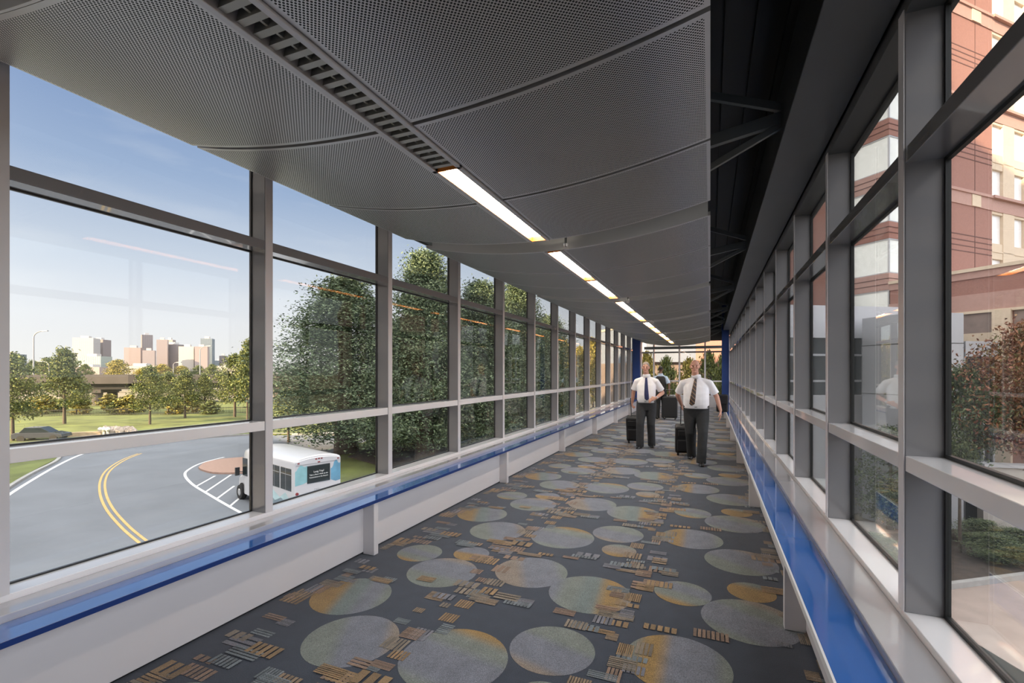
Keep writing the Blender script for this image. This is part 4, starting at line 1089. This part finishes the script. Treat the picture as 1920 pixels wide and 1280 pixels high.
# ------------------------------------------------------------------ city skyline, about a kilometre and a half away
def box_uv(mb, x0, x1, y0, y1, z0, z1, m=0, top=1):
    P = [(x0, y0), (x1, y0), (x1, y1), (x0, y1)]; u = 0
    for k in range(4):
        a, b = P[k], P[(k + 1) % 4]; l = math.hypot(b[0] - a[0], b[1] - a[1])
        mb.poly([(*a, z0), (*b, z0), (*b, z1), (*a, z1)], m, uv=[(u, z0), (u + l, z0), (u + l, z1), (u, z1)]); u += l
    mb.poly([(*p, z1) for p in P], top, uv=[(0, 0)] * 4)
M['tw_white'] = facade_grid('white_tower_grid', (0.338, 0.338, 0.345), (0.149, 0.158, 0.167), 5, 4, 1.6)
M['tw_pink'] = facade_grid('pink_tower_grid', (0.277, 0.232, 0.225), (0.158, 0.112, 0.102), 4, 4, 1.5)
M['tw_brown'] = facade_grid('brown_tower_grid', (0.188, 0.161, 0.165), (0.074, 0.061, 0.065), 6, 4, 1.4)
M['tw_glass'] = facade_grid('blue_glass_grid', (0.158, 0.186, 0.214), (0.084, 0.121, 0.158), 5, 4, .8)
M['tw_green'] = facade_grid('green_glass_grid', (0.279, 0.317, 0.298), (0.140, 0.205, 0.186), 5, 4, 1.0)
M['tw_pale'] = facade_grid('pale_slab_grid', (0.372, 0.344, 0.317), (0.326, 0.293, 0.260), 8, 4, 1.8)
M['tw_roof'] = mat('grey_roof', (.4, .38, .37), .8)
M['tw_red'] = facade_grid('red_brick_grid', (0.186, 0.112, 0.093), (0.093, 0.061, 0.055), 5, 4, 1.6)
ang0 = math.radians(18)
def tower(label, px0, px1, top, zc, m, turn=0.0, parts=(), depth=.9, nm='tower_block'):
    wd = (px1 - px0) * zc / F; cx, cy = W((px0 + px1) / 2, zc); ht = (HY - top) * zc / F + H - GZ
    t = thing(nm, label, 'building', (0, 0, 0), group='city towers on the skyline')
    c = abs(math.cos(turn)) + abs(math.sin(turn)) * depth; a = wd / 2 / c
    mb = MB(); box_uv(mb, -a, a, -a * depth, a * depth, 0, ht); obj('shaft', mb, [m, M['tw_roof']], t, fix=False)
    mb = MB(); box_uv(mb, -a * .45, a * .35, -a * depth * .4, a * depth * .4, ht, ht + 7); obj('roof_plant', mb, [M['tw_roof'], M['tw_roof']], t, fix=False)
    for (x0, x1, d0, d1, z1, mm) in parts:
        mb = MB(); box_uv(mb, x0 * a, x1 * a, -d1 * a, -d0 * a, 0, ht * z1); obj('wing', mb, [mm, M['tw_roof']], t, fix=False)
    t.location = (cx, cy, GZ); t.rotation_euler = (0, 0, TH + turn); return t
Z = 1500
tower('low glass block at the window edge of the skyline', 6, 41, 664, Z, M['tw_glass'], .3)
tower('dark red low-rise beside the low glass block', 36, 56, 681, Z + 220, M['tw_red'], .2)
tower('dark red stepped low-rise behind the street lamp', 62, 92, 680, Z, M['tw_red'], .4)
tower('white gridded tower standing alone on the skyline', 143, 182, 634, Z, M['tw_white'], .35)
tower('dark grey slab joined to the white gridded tower', 176, 201, 637, Z + 60, M['tw_brown'], .1)
tower('green glass building with a rounded white top below the white tower', 156, 200, 668, Z - 200, M['tw_green'], .2)
tower('pinkish stepped office block left of the slim tower'.replace('left of', 'next to'), 236, 268, 652, Z, M['tw_pink'], .4)
tower('slim brown tower, tallest on the skyline', 264, 287, 628, Z + 200, M['tw_brown'], .75, depth=1)
tower('rosy block at the foot of the slim tower', 268, 292, 657, Z - 90, M['tw_pink'], .5)
tower('pink stone tower with a sloped crown', 294, 316, 637, Z, M['tw_pink'], .5)
tower('pink upper tower behind the dark office block', 312, 327, 637, Z + 100, M['tw_pink'], .2)
tower('dark grey office block in the skyline centre', 312, 342, 646, Z + 40, M['tw_brown'], -.05)
tower('bright pale blank-sided slab on the skyline', 338, 368, 650, Z, M['tw_pale'], .3)
tower('tan office block beside the pale slab', 366, 392, 650, Z, M['tw_pink'], .4)
tower('blue glass tower at the end of the skyline', 378, 401, 635, Z + 80, M['tw_glass'], .3)
tower('low grey blocks past the blue glass tower'.replace('blocks', 'block'), 401, 432, 676, Z + 380, M['tw_glass'], .2)
tower('small hazy block with a stepped roof past the blue tower', 412, 426, 667, Z + 140, M['tw_brown'], .3)
tower('cream low-rise at the end of the skyline', 408, 452, 686, Z - 150, M['tw_pale'], .3)
tower('cream low-rise below the slim tower', 236, 300, 686, Z - 220, M['tw_pale'], .3)
tower('rosy low-rise under the white tower', 132, 205, 688, Z - 260, M['tw_pink'], .2)

# ------------------------------------------------------------------ the brick hotel on the other side
M['brick'] = mat('rose_brick', (.33, .168, .14), .85, noise=(14, .10), bump=(40, .2, .01))
M['brick_groove'] = mat('brick_groove', (.13, .065, .058), .9)
M['pinkband'] = mat('pink_stone_band', (.45, .28, .245), .8, noise=(5, .06))
M['cream'] = mat('cream_stone', (.66, .55, .43), .8, noise=(4, .05))
M['hotelglass'] = mat('hotel_glass_painted_sky', (.86, .88, .92), .08, spec=.8, noise=(.6, .06))  # sky reflection painted into the glass as a pale base colour
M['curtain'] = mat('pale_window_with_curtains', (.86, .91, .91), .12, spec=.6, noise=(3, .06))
M['grey_panel'] = mat('taupe_granite', (.26, .20, .18), .6, noise=(3, .12))
M['metalclad'] = mat('grey_metal_cladding', (.40, .41, .44), .38, .3, noise=(.6, .04))
M['whiteclad'] = mat('white_metal_cladding', (.62, .63, .68), .4, .1, noise=(.6, .03))
M['darkglass'] = mat('dark_glazing', (.03, .037, .043), .06, spec=.8)
C0 = Vector((9.7, 34.8)); D1 = Vector((.72, .694)).normalized(); N2 = Vector((D1.y, -D1.x)); D2 = -N2
def hp(u, d, z):                         # u along the main face, d out of it
    p = C0 + D1 * u + N2 * d; return (p.x, p.y, z)
def hbox(mb, u0, u1, d0, d1, z0, z1, m=0):
    i = len(mb.v)
    mb.v += [hp(u0, d0, z0), hp(u1, d0, z0), hp(u1, d1, z0), hp(u0, d1, z0), hp(u0, d0, z1), hp(u1, d0, z1), hp(u1, d1, z1), hp(u0, d1, z1)]
    for q in ((0, 3, 2, 1), (4, 5, 6, 7), (0, 1, 5, 4), (1, 2, 6, 5), (2, 3, 7, 6), (3, 0, 4, 7)): mb.f.append(tuple(i + a for a in q)); mb.m.append(m)
ht = thing('hotel', 'rose brick hotel tower with cream window bays', 'building', (C0.x, C0.y, GZ))
mb = MB(); hbox(mb, .25, 11.0, -16, 0, GZ, 46); obj('brick_tower', mb, M['brick'], ht)
mb = MB(); hbox(mb, 11.0, 19, -9, -.35, GZ, 46); obj('cream_wing', mb, M['cream'], ht)
FL = 3.05
gr, pk, cb, lg = MB(), MB(), MB(), MB()
for k in range(-1, 12):
    zt_ = 9.36 + FL * k                  # head of the window row
    odd = (k % 2 == 1)
    if odd:                              # pink band below the row above it
        z0 = zt_ + .17
        hbox(pk, 2.4, 11.02, -.05, .05, z0, z0 + .96); hbox(pk, 2.2, 11.06, -.05, .13, z0 + .80, z0 + .98)
        hbox(cb, 8.55, 9.55, .02, .09, z0 + .02, z0 + .78)
        hbox(lg, 10.95, 19.0, -.4, .02, z0, z0 + .96); hbox(lg, 10.9, 19.1, -.4, .22, z0 + .82, z0 + 1.0)
    else:
        for q in range(4): hbox(gr, .3, 11.01, -.05, .012, zt_ + .15 + q * .36, zt_ + .21 + q * .36)
hbox(gr, 8.98, 9.04, -.05, .012, GZ, 46)
obj('brick_grooves', gr, M['brick_groove'], ht); obj('pink_bands', pk, M['pinkband'], ht); obj('cream_blocks', cb, M['cream'], ht); obj('window_ledges', lg, M['pinkband'], ht)
nwin = 0
for k in range(-1, 12):
    zt_ = 9.36 + FL * k
    for j in range(3):
        u0 = 11.0 + .05 + j * 2.75
        if nwin < 90:
            mb = MB(); hbox(mb, u0, u0 + 1.35, -.42, -.18, zt_ - 2.0, zt_); obj('window', mb, M['hotelglass'], ht); nwin += 1
# cream wing surface in front of the recessed windows: piers and spandrels
pr = MB()
for j in range(4):
    hbox(pr, 11.0 + j * 2.75 - (1.35 if j else -.0), 11.05 + j * 2.75, -.36, 0, GZ, 46)
for k in range(-2, 12):
    zt_ = 9.36 + FL * k; hbox(pr, 11.0, 19, -.36, -.03, zt_, zt_ + 1.05)
    hbox(pr, 11.0, 19, -.36, .0, zt_ + .45, zt_ + .53)
obj('cream_piers', pr, M['cream'], ht)
# bay windows wrapping the near corner
for k in range(-1, 9):
    zt_ = 9.55 + FL * k
    mb = MB(); hbox(mb, -.02, 1.5, -2.0, .10, zt_ - 2.0, zt_); o = obj('bay_window', mb, M['curtain'], ht)
    mb = MB()
    hbox(mb, -.06, .02, .06, .14, zt_ - 2.0, zt_); hbox(mb, -.05, 1.5, -2.0, .13, zt_ - .06, zt_ + .02); hbox(mb, -.05, 1.5, -2.0, .13, zt_ - 2.03, zt_ - 1.97)
    obj('bay_frame', mb, M['metalclad'], o)
    mb = MB(); hbox(mb, -.08, 1.55, -2.05, .14, zt_ + .02, zt_ + FL - 2.03); sp = obj('brick_spandrel', mb, M['pinkband'] if k % 2 else M['brick'], ht)
    mb = MB(); hbox(mb, -.10, 1.56, -2.06, .16, zt_ + .35, zt_ + .39); hbox(mb, -.10, 1.56, -2.06, .16, zt_ + .68, zt_ + .72); obj('groove', mb, M['brick_groove'], sp)
# podium along the near face
pd = thing('hotel_podium', 'low pink-banded brick hotel base below the tower', 'building', (12, 31, GZ))
def pbox(mb, s0, s1, e0, e1, z0, z1):    # s metres towards the road from the tower corner, e metres behind the podium face
    hbox(mb, e0, e1, s0, s1, z0, z1)
PE = -.35
mb = MB(); pbox(mb, .27, 10.9, PE + .15, 10, GZ, 6.8); obj('brick_wall', mb, M['brick'], pd)
for nm, z0, z1, o_, m_ in (('coping', 6.78, 6.95, .14, 'cream'), ('upper_band', 6.42, 6.78, .06, 'pinkband'), ('lower_band', 4.75, 5.62, .06, 'pinkband'), ('cream_moulding', 4.62, 4.75, .14, 'cream'), ('cream_band', 3.15, 3.62, .05, 'cream')):
    mb = MB(); pbox(mb, .25, 11.0, PE + .15 - o_, 10, z0, z1); obj(nm, mb, M[m_], pd)
for s0, s1 in ((.4, 4.9), (5.7, 10.3)):
    mb = MB(); pbox(mb, s0, s1, PE + .12, 2, 3.62, 4.62); obj('granite_panel', mb, M['grey_panel'], pd)
    mb = MB(); pbox(mb, s0, s1, PE + .12, 2, -1.2, 3.15); obj('granite_panel', mb, M['grey_panel'], pd)
for s0 in (4.95, 10.35):
    mb = MB(); pbox(mb, s0, s0 + .7, PE - .05, 2, GZ, 4.7); obj('pilaster', mb, M['cream'], pd)
# terminal connector with glazed storey, running in front of the hotel
cn = thing('connector_building', 'white and glass connector building with dark window band', 'building', (*W(1560, 24), GZ))
A_, B_ = Vector(W(1450, 23.4)), Vector(W(1735, 24.6)); U_ = (B_ - A_).normalized(); V_ = Vector((-U_.y, U_.x)); LC = (B_ - A_).length
def cbox(mb, u0, u1, v0, v1, z0, z1):
    i = len(mb.v)
    q = lambda u, v, z: (A_.x + U_.x * u + V_.x * v, A_.y + U_.y * u + V_.y * v, z)
    mb.v += [q(u0, v0, z0), q(u1, v0, z0), q(u1, v1, z0), q(u0, v1, z0), q(u0, v0, z1), q(u1, v0, z1), q(u1, v1, z1), q(u0, v1, z1)]
    for f in ((0, 3, 2, 1), (4, 5, 6, 7), (0, 1, 5, 4), (1, 2, 6, 5), (2, 3, 7, 6), (3, 0, 4, 7)): mb.f.append(tuple(i + a for a in f)); mb.m.append(0)
mb = MB(); cbox(mb, 0, LC, 0, 3, 3.35, 4.95); obj('fascia', mb, M['whiteclad'], cn)
mb = MB(); cbox(mb, 0, LC, .15, 3, .5, 3.35); obj('window_band', mb, M['darkglass'], cn)
mb = MB(); cbox(mb, 0, LC, 0, 3, GZ, .5); obj('base_wall', mb, M['whiteclad'], cn)
for z in (1.15, 2.45):
    mb = MB(); cbox(mb, 0, LC, .08, .2, z, z + .10); obj('glazing_bar', mb, M['whiteclad'], cn)
for k in range(6):
    u = LC * (k + .5) / 6; mb = MB(); cbox(mb, u, u + .08, .08, .2, .5, 3.35); obj('glazing_post', mb, M['metalclad'], cn)
# tall metal-clad stair box and its glazed entrance
sb = thing('stair_tower', 'tall grey metal-clad box at the end of the connector', 'building', (*W(1780, 21), GZ))
A_, B_ = Vector(W(1715, 20.8)), Vector(W(1807, 21.2)); U_ = (B_ - A_).normalized(); V_ = Vector((-U_.y, U_.x)); LS = (B_ - A_).length
mb = MB(); cbox(mb, 0, LS, 0, 2.6, GZ, 4.25); obj('cladding', mb, M['metalclad'], sb, bevel=.01)
mb = MB()
for z in (2.9, .6, -1.7): cbox(mb, -.01, LS + .01, -.012, 2.61, z, z + .03)
for u in (LS * .35, LS * .68): cbox(mb, u, u + .025, -.012, .1, GZ, 4.25)
obj('cladding_joints', mb, M['iron'], sb)
ev = thing('entrance', 'glazed hotel entrance with grey metal canopy', 'entrance', (*W(1836, 22), GZ))
A_, B_ = Vector(W(1808, 21.9)), Vector(W(1866, 22.1)); U_ = (B_ - A_).normalized(); V_ = Vector((-U_.y, U_.x)); LE = (B_ - A_).length
mb = MB(); cbox(mb, -.05, LE + .1, -.1, 3, 2.35, 3.05); obj('canopy', mb, M['metalclad'], ev, bevel=.01)
mb = MB(); cbox(mb, 0, LE, .1, .3, GZ, 2.35); obj('glazing', mb, M['darkglass'], ev)
for u in (0, LE * .62, LE - .08):
    mb = MB(); cbox(mb, u, u + .09, .02, .12, GZ, 2.35); obj('door_post', mb, M['metalclad'], ev)
# ground on the hotel side
ground('forecourt', [(1.4, 2), (40, -14), (46, 20), (15, 31), (3, 26)], GZ, M['paving'], 'warm beige paved forecourt on the hotel side', 'paving', .2)
mb = MB()
bp = [W(1480, 14.5), W(1700, 15.4), W(1960, 16.8), W(2200, 17.5), W(2250, 24), W(1960, 22.5), W(1700, 20.6), W(1480, 20.5)]
mb.prism(bp, GZ - .2, GZ + .16)
tag(obj('planting_bed', mb, M['mulch']), 'dark planting bed in front of the hotel', 'planting bed', kind='structure')
strip('kerb', [W(1480, 14.4), W(1700, 15.3), W(1960, 16.7), W(2200, 17.4)], .18, M['kerb'], 'kerb between the beige forecourt and the planting bed', 'kerb', h=.18)
p, q = W(1838, 21.2), W(2050, 20.2)
mb = MB(); mb.bar((p[0], p[1], (-2.5 + GZ) / 2), (q[0], q[1], (-2.5 + GZ) / 2), .4, -2.5 - GZ); 
gw = thing('garden_wall', 'low pale garden wall behind the bush', 'wall', (p[0], p[1], GZ)); obj('wall_body', mb, M['concrete'], gw)
mb = MB(); mb.bar((p[0], p[1], -2.44), (q[0], q[1], -2.44), .55, .14); obj('coping', mb, M['metalclad'], gw)
tree('small_tree', 'smalltree', W(1800, 18.4), GZ + .1, 6.9, 1.35, 'leafy green small tree outside the nearest large pane', .4, None, 'bush')
tree('maple_tree', 'red', W(1932, 17.3), GZ + .1, 8.6, 2.1, 'rust-red leafed tree at the edge of the nearest large pane', 1.0, None)
tree('bush', 'bush', W(1668, 21.6), GZ + .1, 4.4, 1.3, 'green bush against the connector building, seen through the second pane', 2.0, None, 'bush')
for k, (px, zc, h_, r_) in enumerate(((1870, 17.5, 1.0, .9), (1905, 18.4, .9, .9), (1845, 19.2, 1.0, .9), (1640, 17.6, 1.0, .8), (1950, 17.8, 1.1, 1.0), (1620, 16.6, .8, .7))):
    tree('ground_shrub', 'bush', W(px, zc), GZ + .14, h_, r_, 'low dark shrub in the planting bed, %s one from the corridor' % (['first'] + ORD[1:])[k], k * 1.3, 'low shrubs in the planting bed', 'shrub')
# pale pink building beyond the far end window
M['palewall'] = mat('pale_render', (.27, .31, .40), .85, noise=(.5, .05))
fb = thing('parking_building', 'pale pink building beyond the far end window', 'building', (*W(1285, 60), GZ))
A_, B_ = Vector(W(1212, 58)), Vector(W(1450, 62)); U_ = (B_ - A_).normalized(); V_ = Vector((-U_.y, U_.x)); LF = (B_ - A_).length
mb = MB(); cbox(mb, 0, LF, 0, 14, 2.9, 7.6); obj('upper_wall', mb, M['palewall'], fb)
mb = MB(); cbox(mb, 0, LF, .6, 14, GZ, 2.9); obj('lower_wall', mb, M['grey_panel'], fb)
mb = MB(); cbox(mb, -.1, LF + .1, -.1, 14.1, 7.6, 7.9); obj('coping', mb, M['cream'], fb)
# unseen blocks added behind the camera to shade the road and lower hotel
SD = Vector((.40, .917)).normalized(); SN = Vector((SD.y, -SD.x))
def shade_block(name, n0, n1, p0, p1, z1, label):
    t = thing(name, label, 'building', (*(SD * p0 + SN * n0), GZ), kind='structure')
    P = [SD * p + SN * n for p, n in ((p0, n0), (p1, n0), (p1, n1), (p0, n1))]
    mb = MB(); mb.prism([(v.x, v.y) for v in P], GZ, z1); obj('shade_mass', mb, M['concrete'], t)
    mb = MB(); k = 0
    z = GZ + 4
    while z < z1 - 2:
        a, b = P[1] + SD * .03, P[2] + SD * .03
        mb.bar((a.x, a.y, z), (b.x, b.y, z), .1, 1.5); z += 4
    obj('window_bands', mb, M['darkglass'], t)
shade_block('shade_wing', -62, -43.5, -46, -32, 9.2, 'low unseen block behind the camera, added to shade the far road')
shade_block('chimney_block', -3.3, -2.6, -33, -32.3, 42.2, 'square chimney on the added shade block behind the camera, out of view')
shade_block('shade_wing', -43.5, -14, -46, -32, 24.4, 'unseen block behind the camera, added to shade the bus and big trees')
shade_block('shade_tower', -14, 9, -46, -32, 39.5, 'tall unseen block behind the camera, added to shade the lower hotel')
shade_block('shade_tower', 9, 40, -46, -32, 36, 'lower unseen block behind the camera, added to widen the shade')

# ------------------------------------------------------------------ sky, sun, camera
w = bpy.data.worlds.new('sky'); SC.world = w; w.use_nodes = True
nt = w.node_tree; N, L = nt.nodes, nt.links; N.clear()
out = N.new('ShaderNodeOutputWorld'); bg = N.new('ShaderNodeBackground')
tc = N.new('ShaderNodeTexCoord'); sx = N.new('ShaderNodeSeparateXYZ'); L.new(tc.outputs['Generated'], sx.inputs[0])
cr = N.new('ShaderNodeValToRGB'); els = cr.color_ramp.elements
stops = [(0, (.55, .50, .45)), (.02, (.78, .745, .74)), (.09, (.74, .73, .77)), (.19, (.55, .60, .71)), (.32, (.31, .40, .59)), (.45, (.20, .29, .51)), (.56, (.7, .8, 1.0)), (.72, (1.9, 1.9, 1.95)), (1, (2.8, 2.75, 2.7))]  # overhead stops, out of view, raised as added fill light
els[0].position, els[0].color = stops[0][0], (*stops[0][1], 1)
els[1].position, els[1].color = stops[-1][0], (*stops[-1][1], 1)
for p_, c_ in stops[1:-1]: e_ = els.new(p_); e_.color = (*c_, 1)
L.new(sx.outputs[2], cr.inputs[0])
# a soft warm glow around the low sun behind the camera
sun_dir = Vector((-SD.x, -SD.y, math.tan(math.radians(16.5)))).normalized()
dp = N.new('ShaderNodeVectorMath'); dp.operation = 'DOT_PRODUCT'; dp.inputs[1].default_value = sun_dir
L.new(tc.outputs['Generated'], dp.inputs[0])
gl = math_node(nt, 'POWER', math_node(nt, 'MAXIMUM', dp.outputs['Value'], 0.), 6.)
mx = N.new('ShaderNodeMix'); mx.data_type = 'RGBA'; mx.blend_type = 'ADD'; L.new(gl, mx.inputs[0]); L.new(cr.outputs[0], mx.inputs[6]); mx.inputs[7].default_value = (2.4, 1.7, 1.1, 1)
# unseen bright sky lobe added on the hotel side to light the corridor
dp2 = N.new('ShaderNodeVectorMath'); dp2.operation = 'DOT_PRODUCT'; dp2.inputs[1].default_value = Vector((1, -.35, .42)).normalized()
L.new(tc.outputs['Generated'], dp2.inputs[0])
gl2 = math_node(nt, 'POWER', math_node(nt, 'MAXIMUM', dp2.outputs['Value'], 0.), 3.)
mx2 = N.new('ShaderNodeMix'); mx2.data_type = 'RGBA'; mx2.blend_type = 'ADD'; L.new(gl2, mx2.inputs[0]); L.new(mx.outputs[2], mx2.inputs[6]); mx2.inputs[7].default_value = (2.4, 2.25, 2.3, 1)
mx = mx2
# unseen warm sky lobe added on the road side to brighten the corridor
dp3 = N.new('ShaderNodeVectorMath'); dp3.operation = 'DOT_PRODUCT'; dp3.inputs[1].default_value = Vector((-1, -.22, .22)).normalized()
L.new(tc.outputs['Generated'], dp3.inputs[0])
gl3 = math_node(nt, 'POWER', math_node(nt, 'MAXIMUM', dp3.outputs['Value'], 0.), 30.)
mx3 = N.new('ShaderNodeMix'); mx3.data_type = 'RGBA'; mx3.blend_type = 'ADD'; L.new(gl3, mx3.inputs[0]); L.new(mx.outputs[2], mx3.inputs[6]); mx3.inputs[7].default_value = (4.0, 3.4, 2.9, 1)
mx = mx3
# thin streaks of high cloud
mp = N.new('ShaderNodeMapping'); mp.inputs['Scale'].default_value = (2, 2, 9); L.new(tc.outputs['Generated'], mp.inputs[0])
cn_ = N.new('ShaderNodeTexNoise'); cn_.inputs['Scale'].default_value = 2.2; cn_.inputs['Detail'].default_value = 5; L.new(mp.outputs[0], cn_.inputs['Vector'])
cm = N.new('ShaderNodeMapRange'); cm.inputs['From Min'].default_value = .5; cm.inputs['From Max'].default_value = .8; cm.inputs['To Max'].default_value = .22
L.new(cn_.outputs[0], cm.inputs[0])
m2 = N.new('ShaderNodeMix'); m2.data_type = 'RGBA'; L.new(cm.outputs[0], m2.inputs[0]); L.new(mx.outputs[2], m2.inputs[6]); m2.inputs[7].default_value = (.85, .84, .86, 1)
L.new(m2.outputs[2], bg.inputs[0]); bg.inputs[1].default_value = WORLD
L.new(bg.outputs[0], out.inputs[0])
sl = bpy.data.lights.new('sun', 'SUN'); sl.energy = SUN; sl.color = (1., .73, .45); sl.angle = .009
so = bpy.data.objects.new('sun', sl); COL.objects.link(so); so.rotation_euler = sun_dir.to_track_quat('Z', 'Y').to_euler()

cam = bpy.data.cameras.new('camera'); co = bpy.data.objects.new('camera', cam); COL.objects.link(co)
cam.sensor_width = 36; cam.lens = 36 * F / 1920; cam.shift_y = (HY - 640) / 1920
cam.clip_start = .05; cam.clip_end = 6000
co.location = (0, 0, H); co.rotation_euler = (PI / 2, 0, TH)
SC.camera = co
SC.view_settings.view_transform = 'Standard'; SC.view_settings.look = 'None'; SC.view_settings.gamma = 1
SC.view_settings.use_curve_mapping = False; SC.view_settings.exposure = EXPO
SC.cycles.transparent_max_bounces = 24; SC.cycles.max_bounces = 8; SC.cycles.diffuse_bounces = 4; SC.cycles.glossy_bounces = 4
SC.cycles.caustics_reflective = False; SC.cycles.caustics_refractive = False
SC.cycles.sample_clamp_indirect = 4
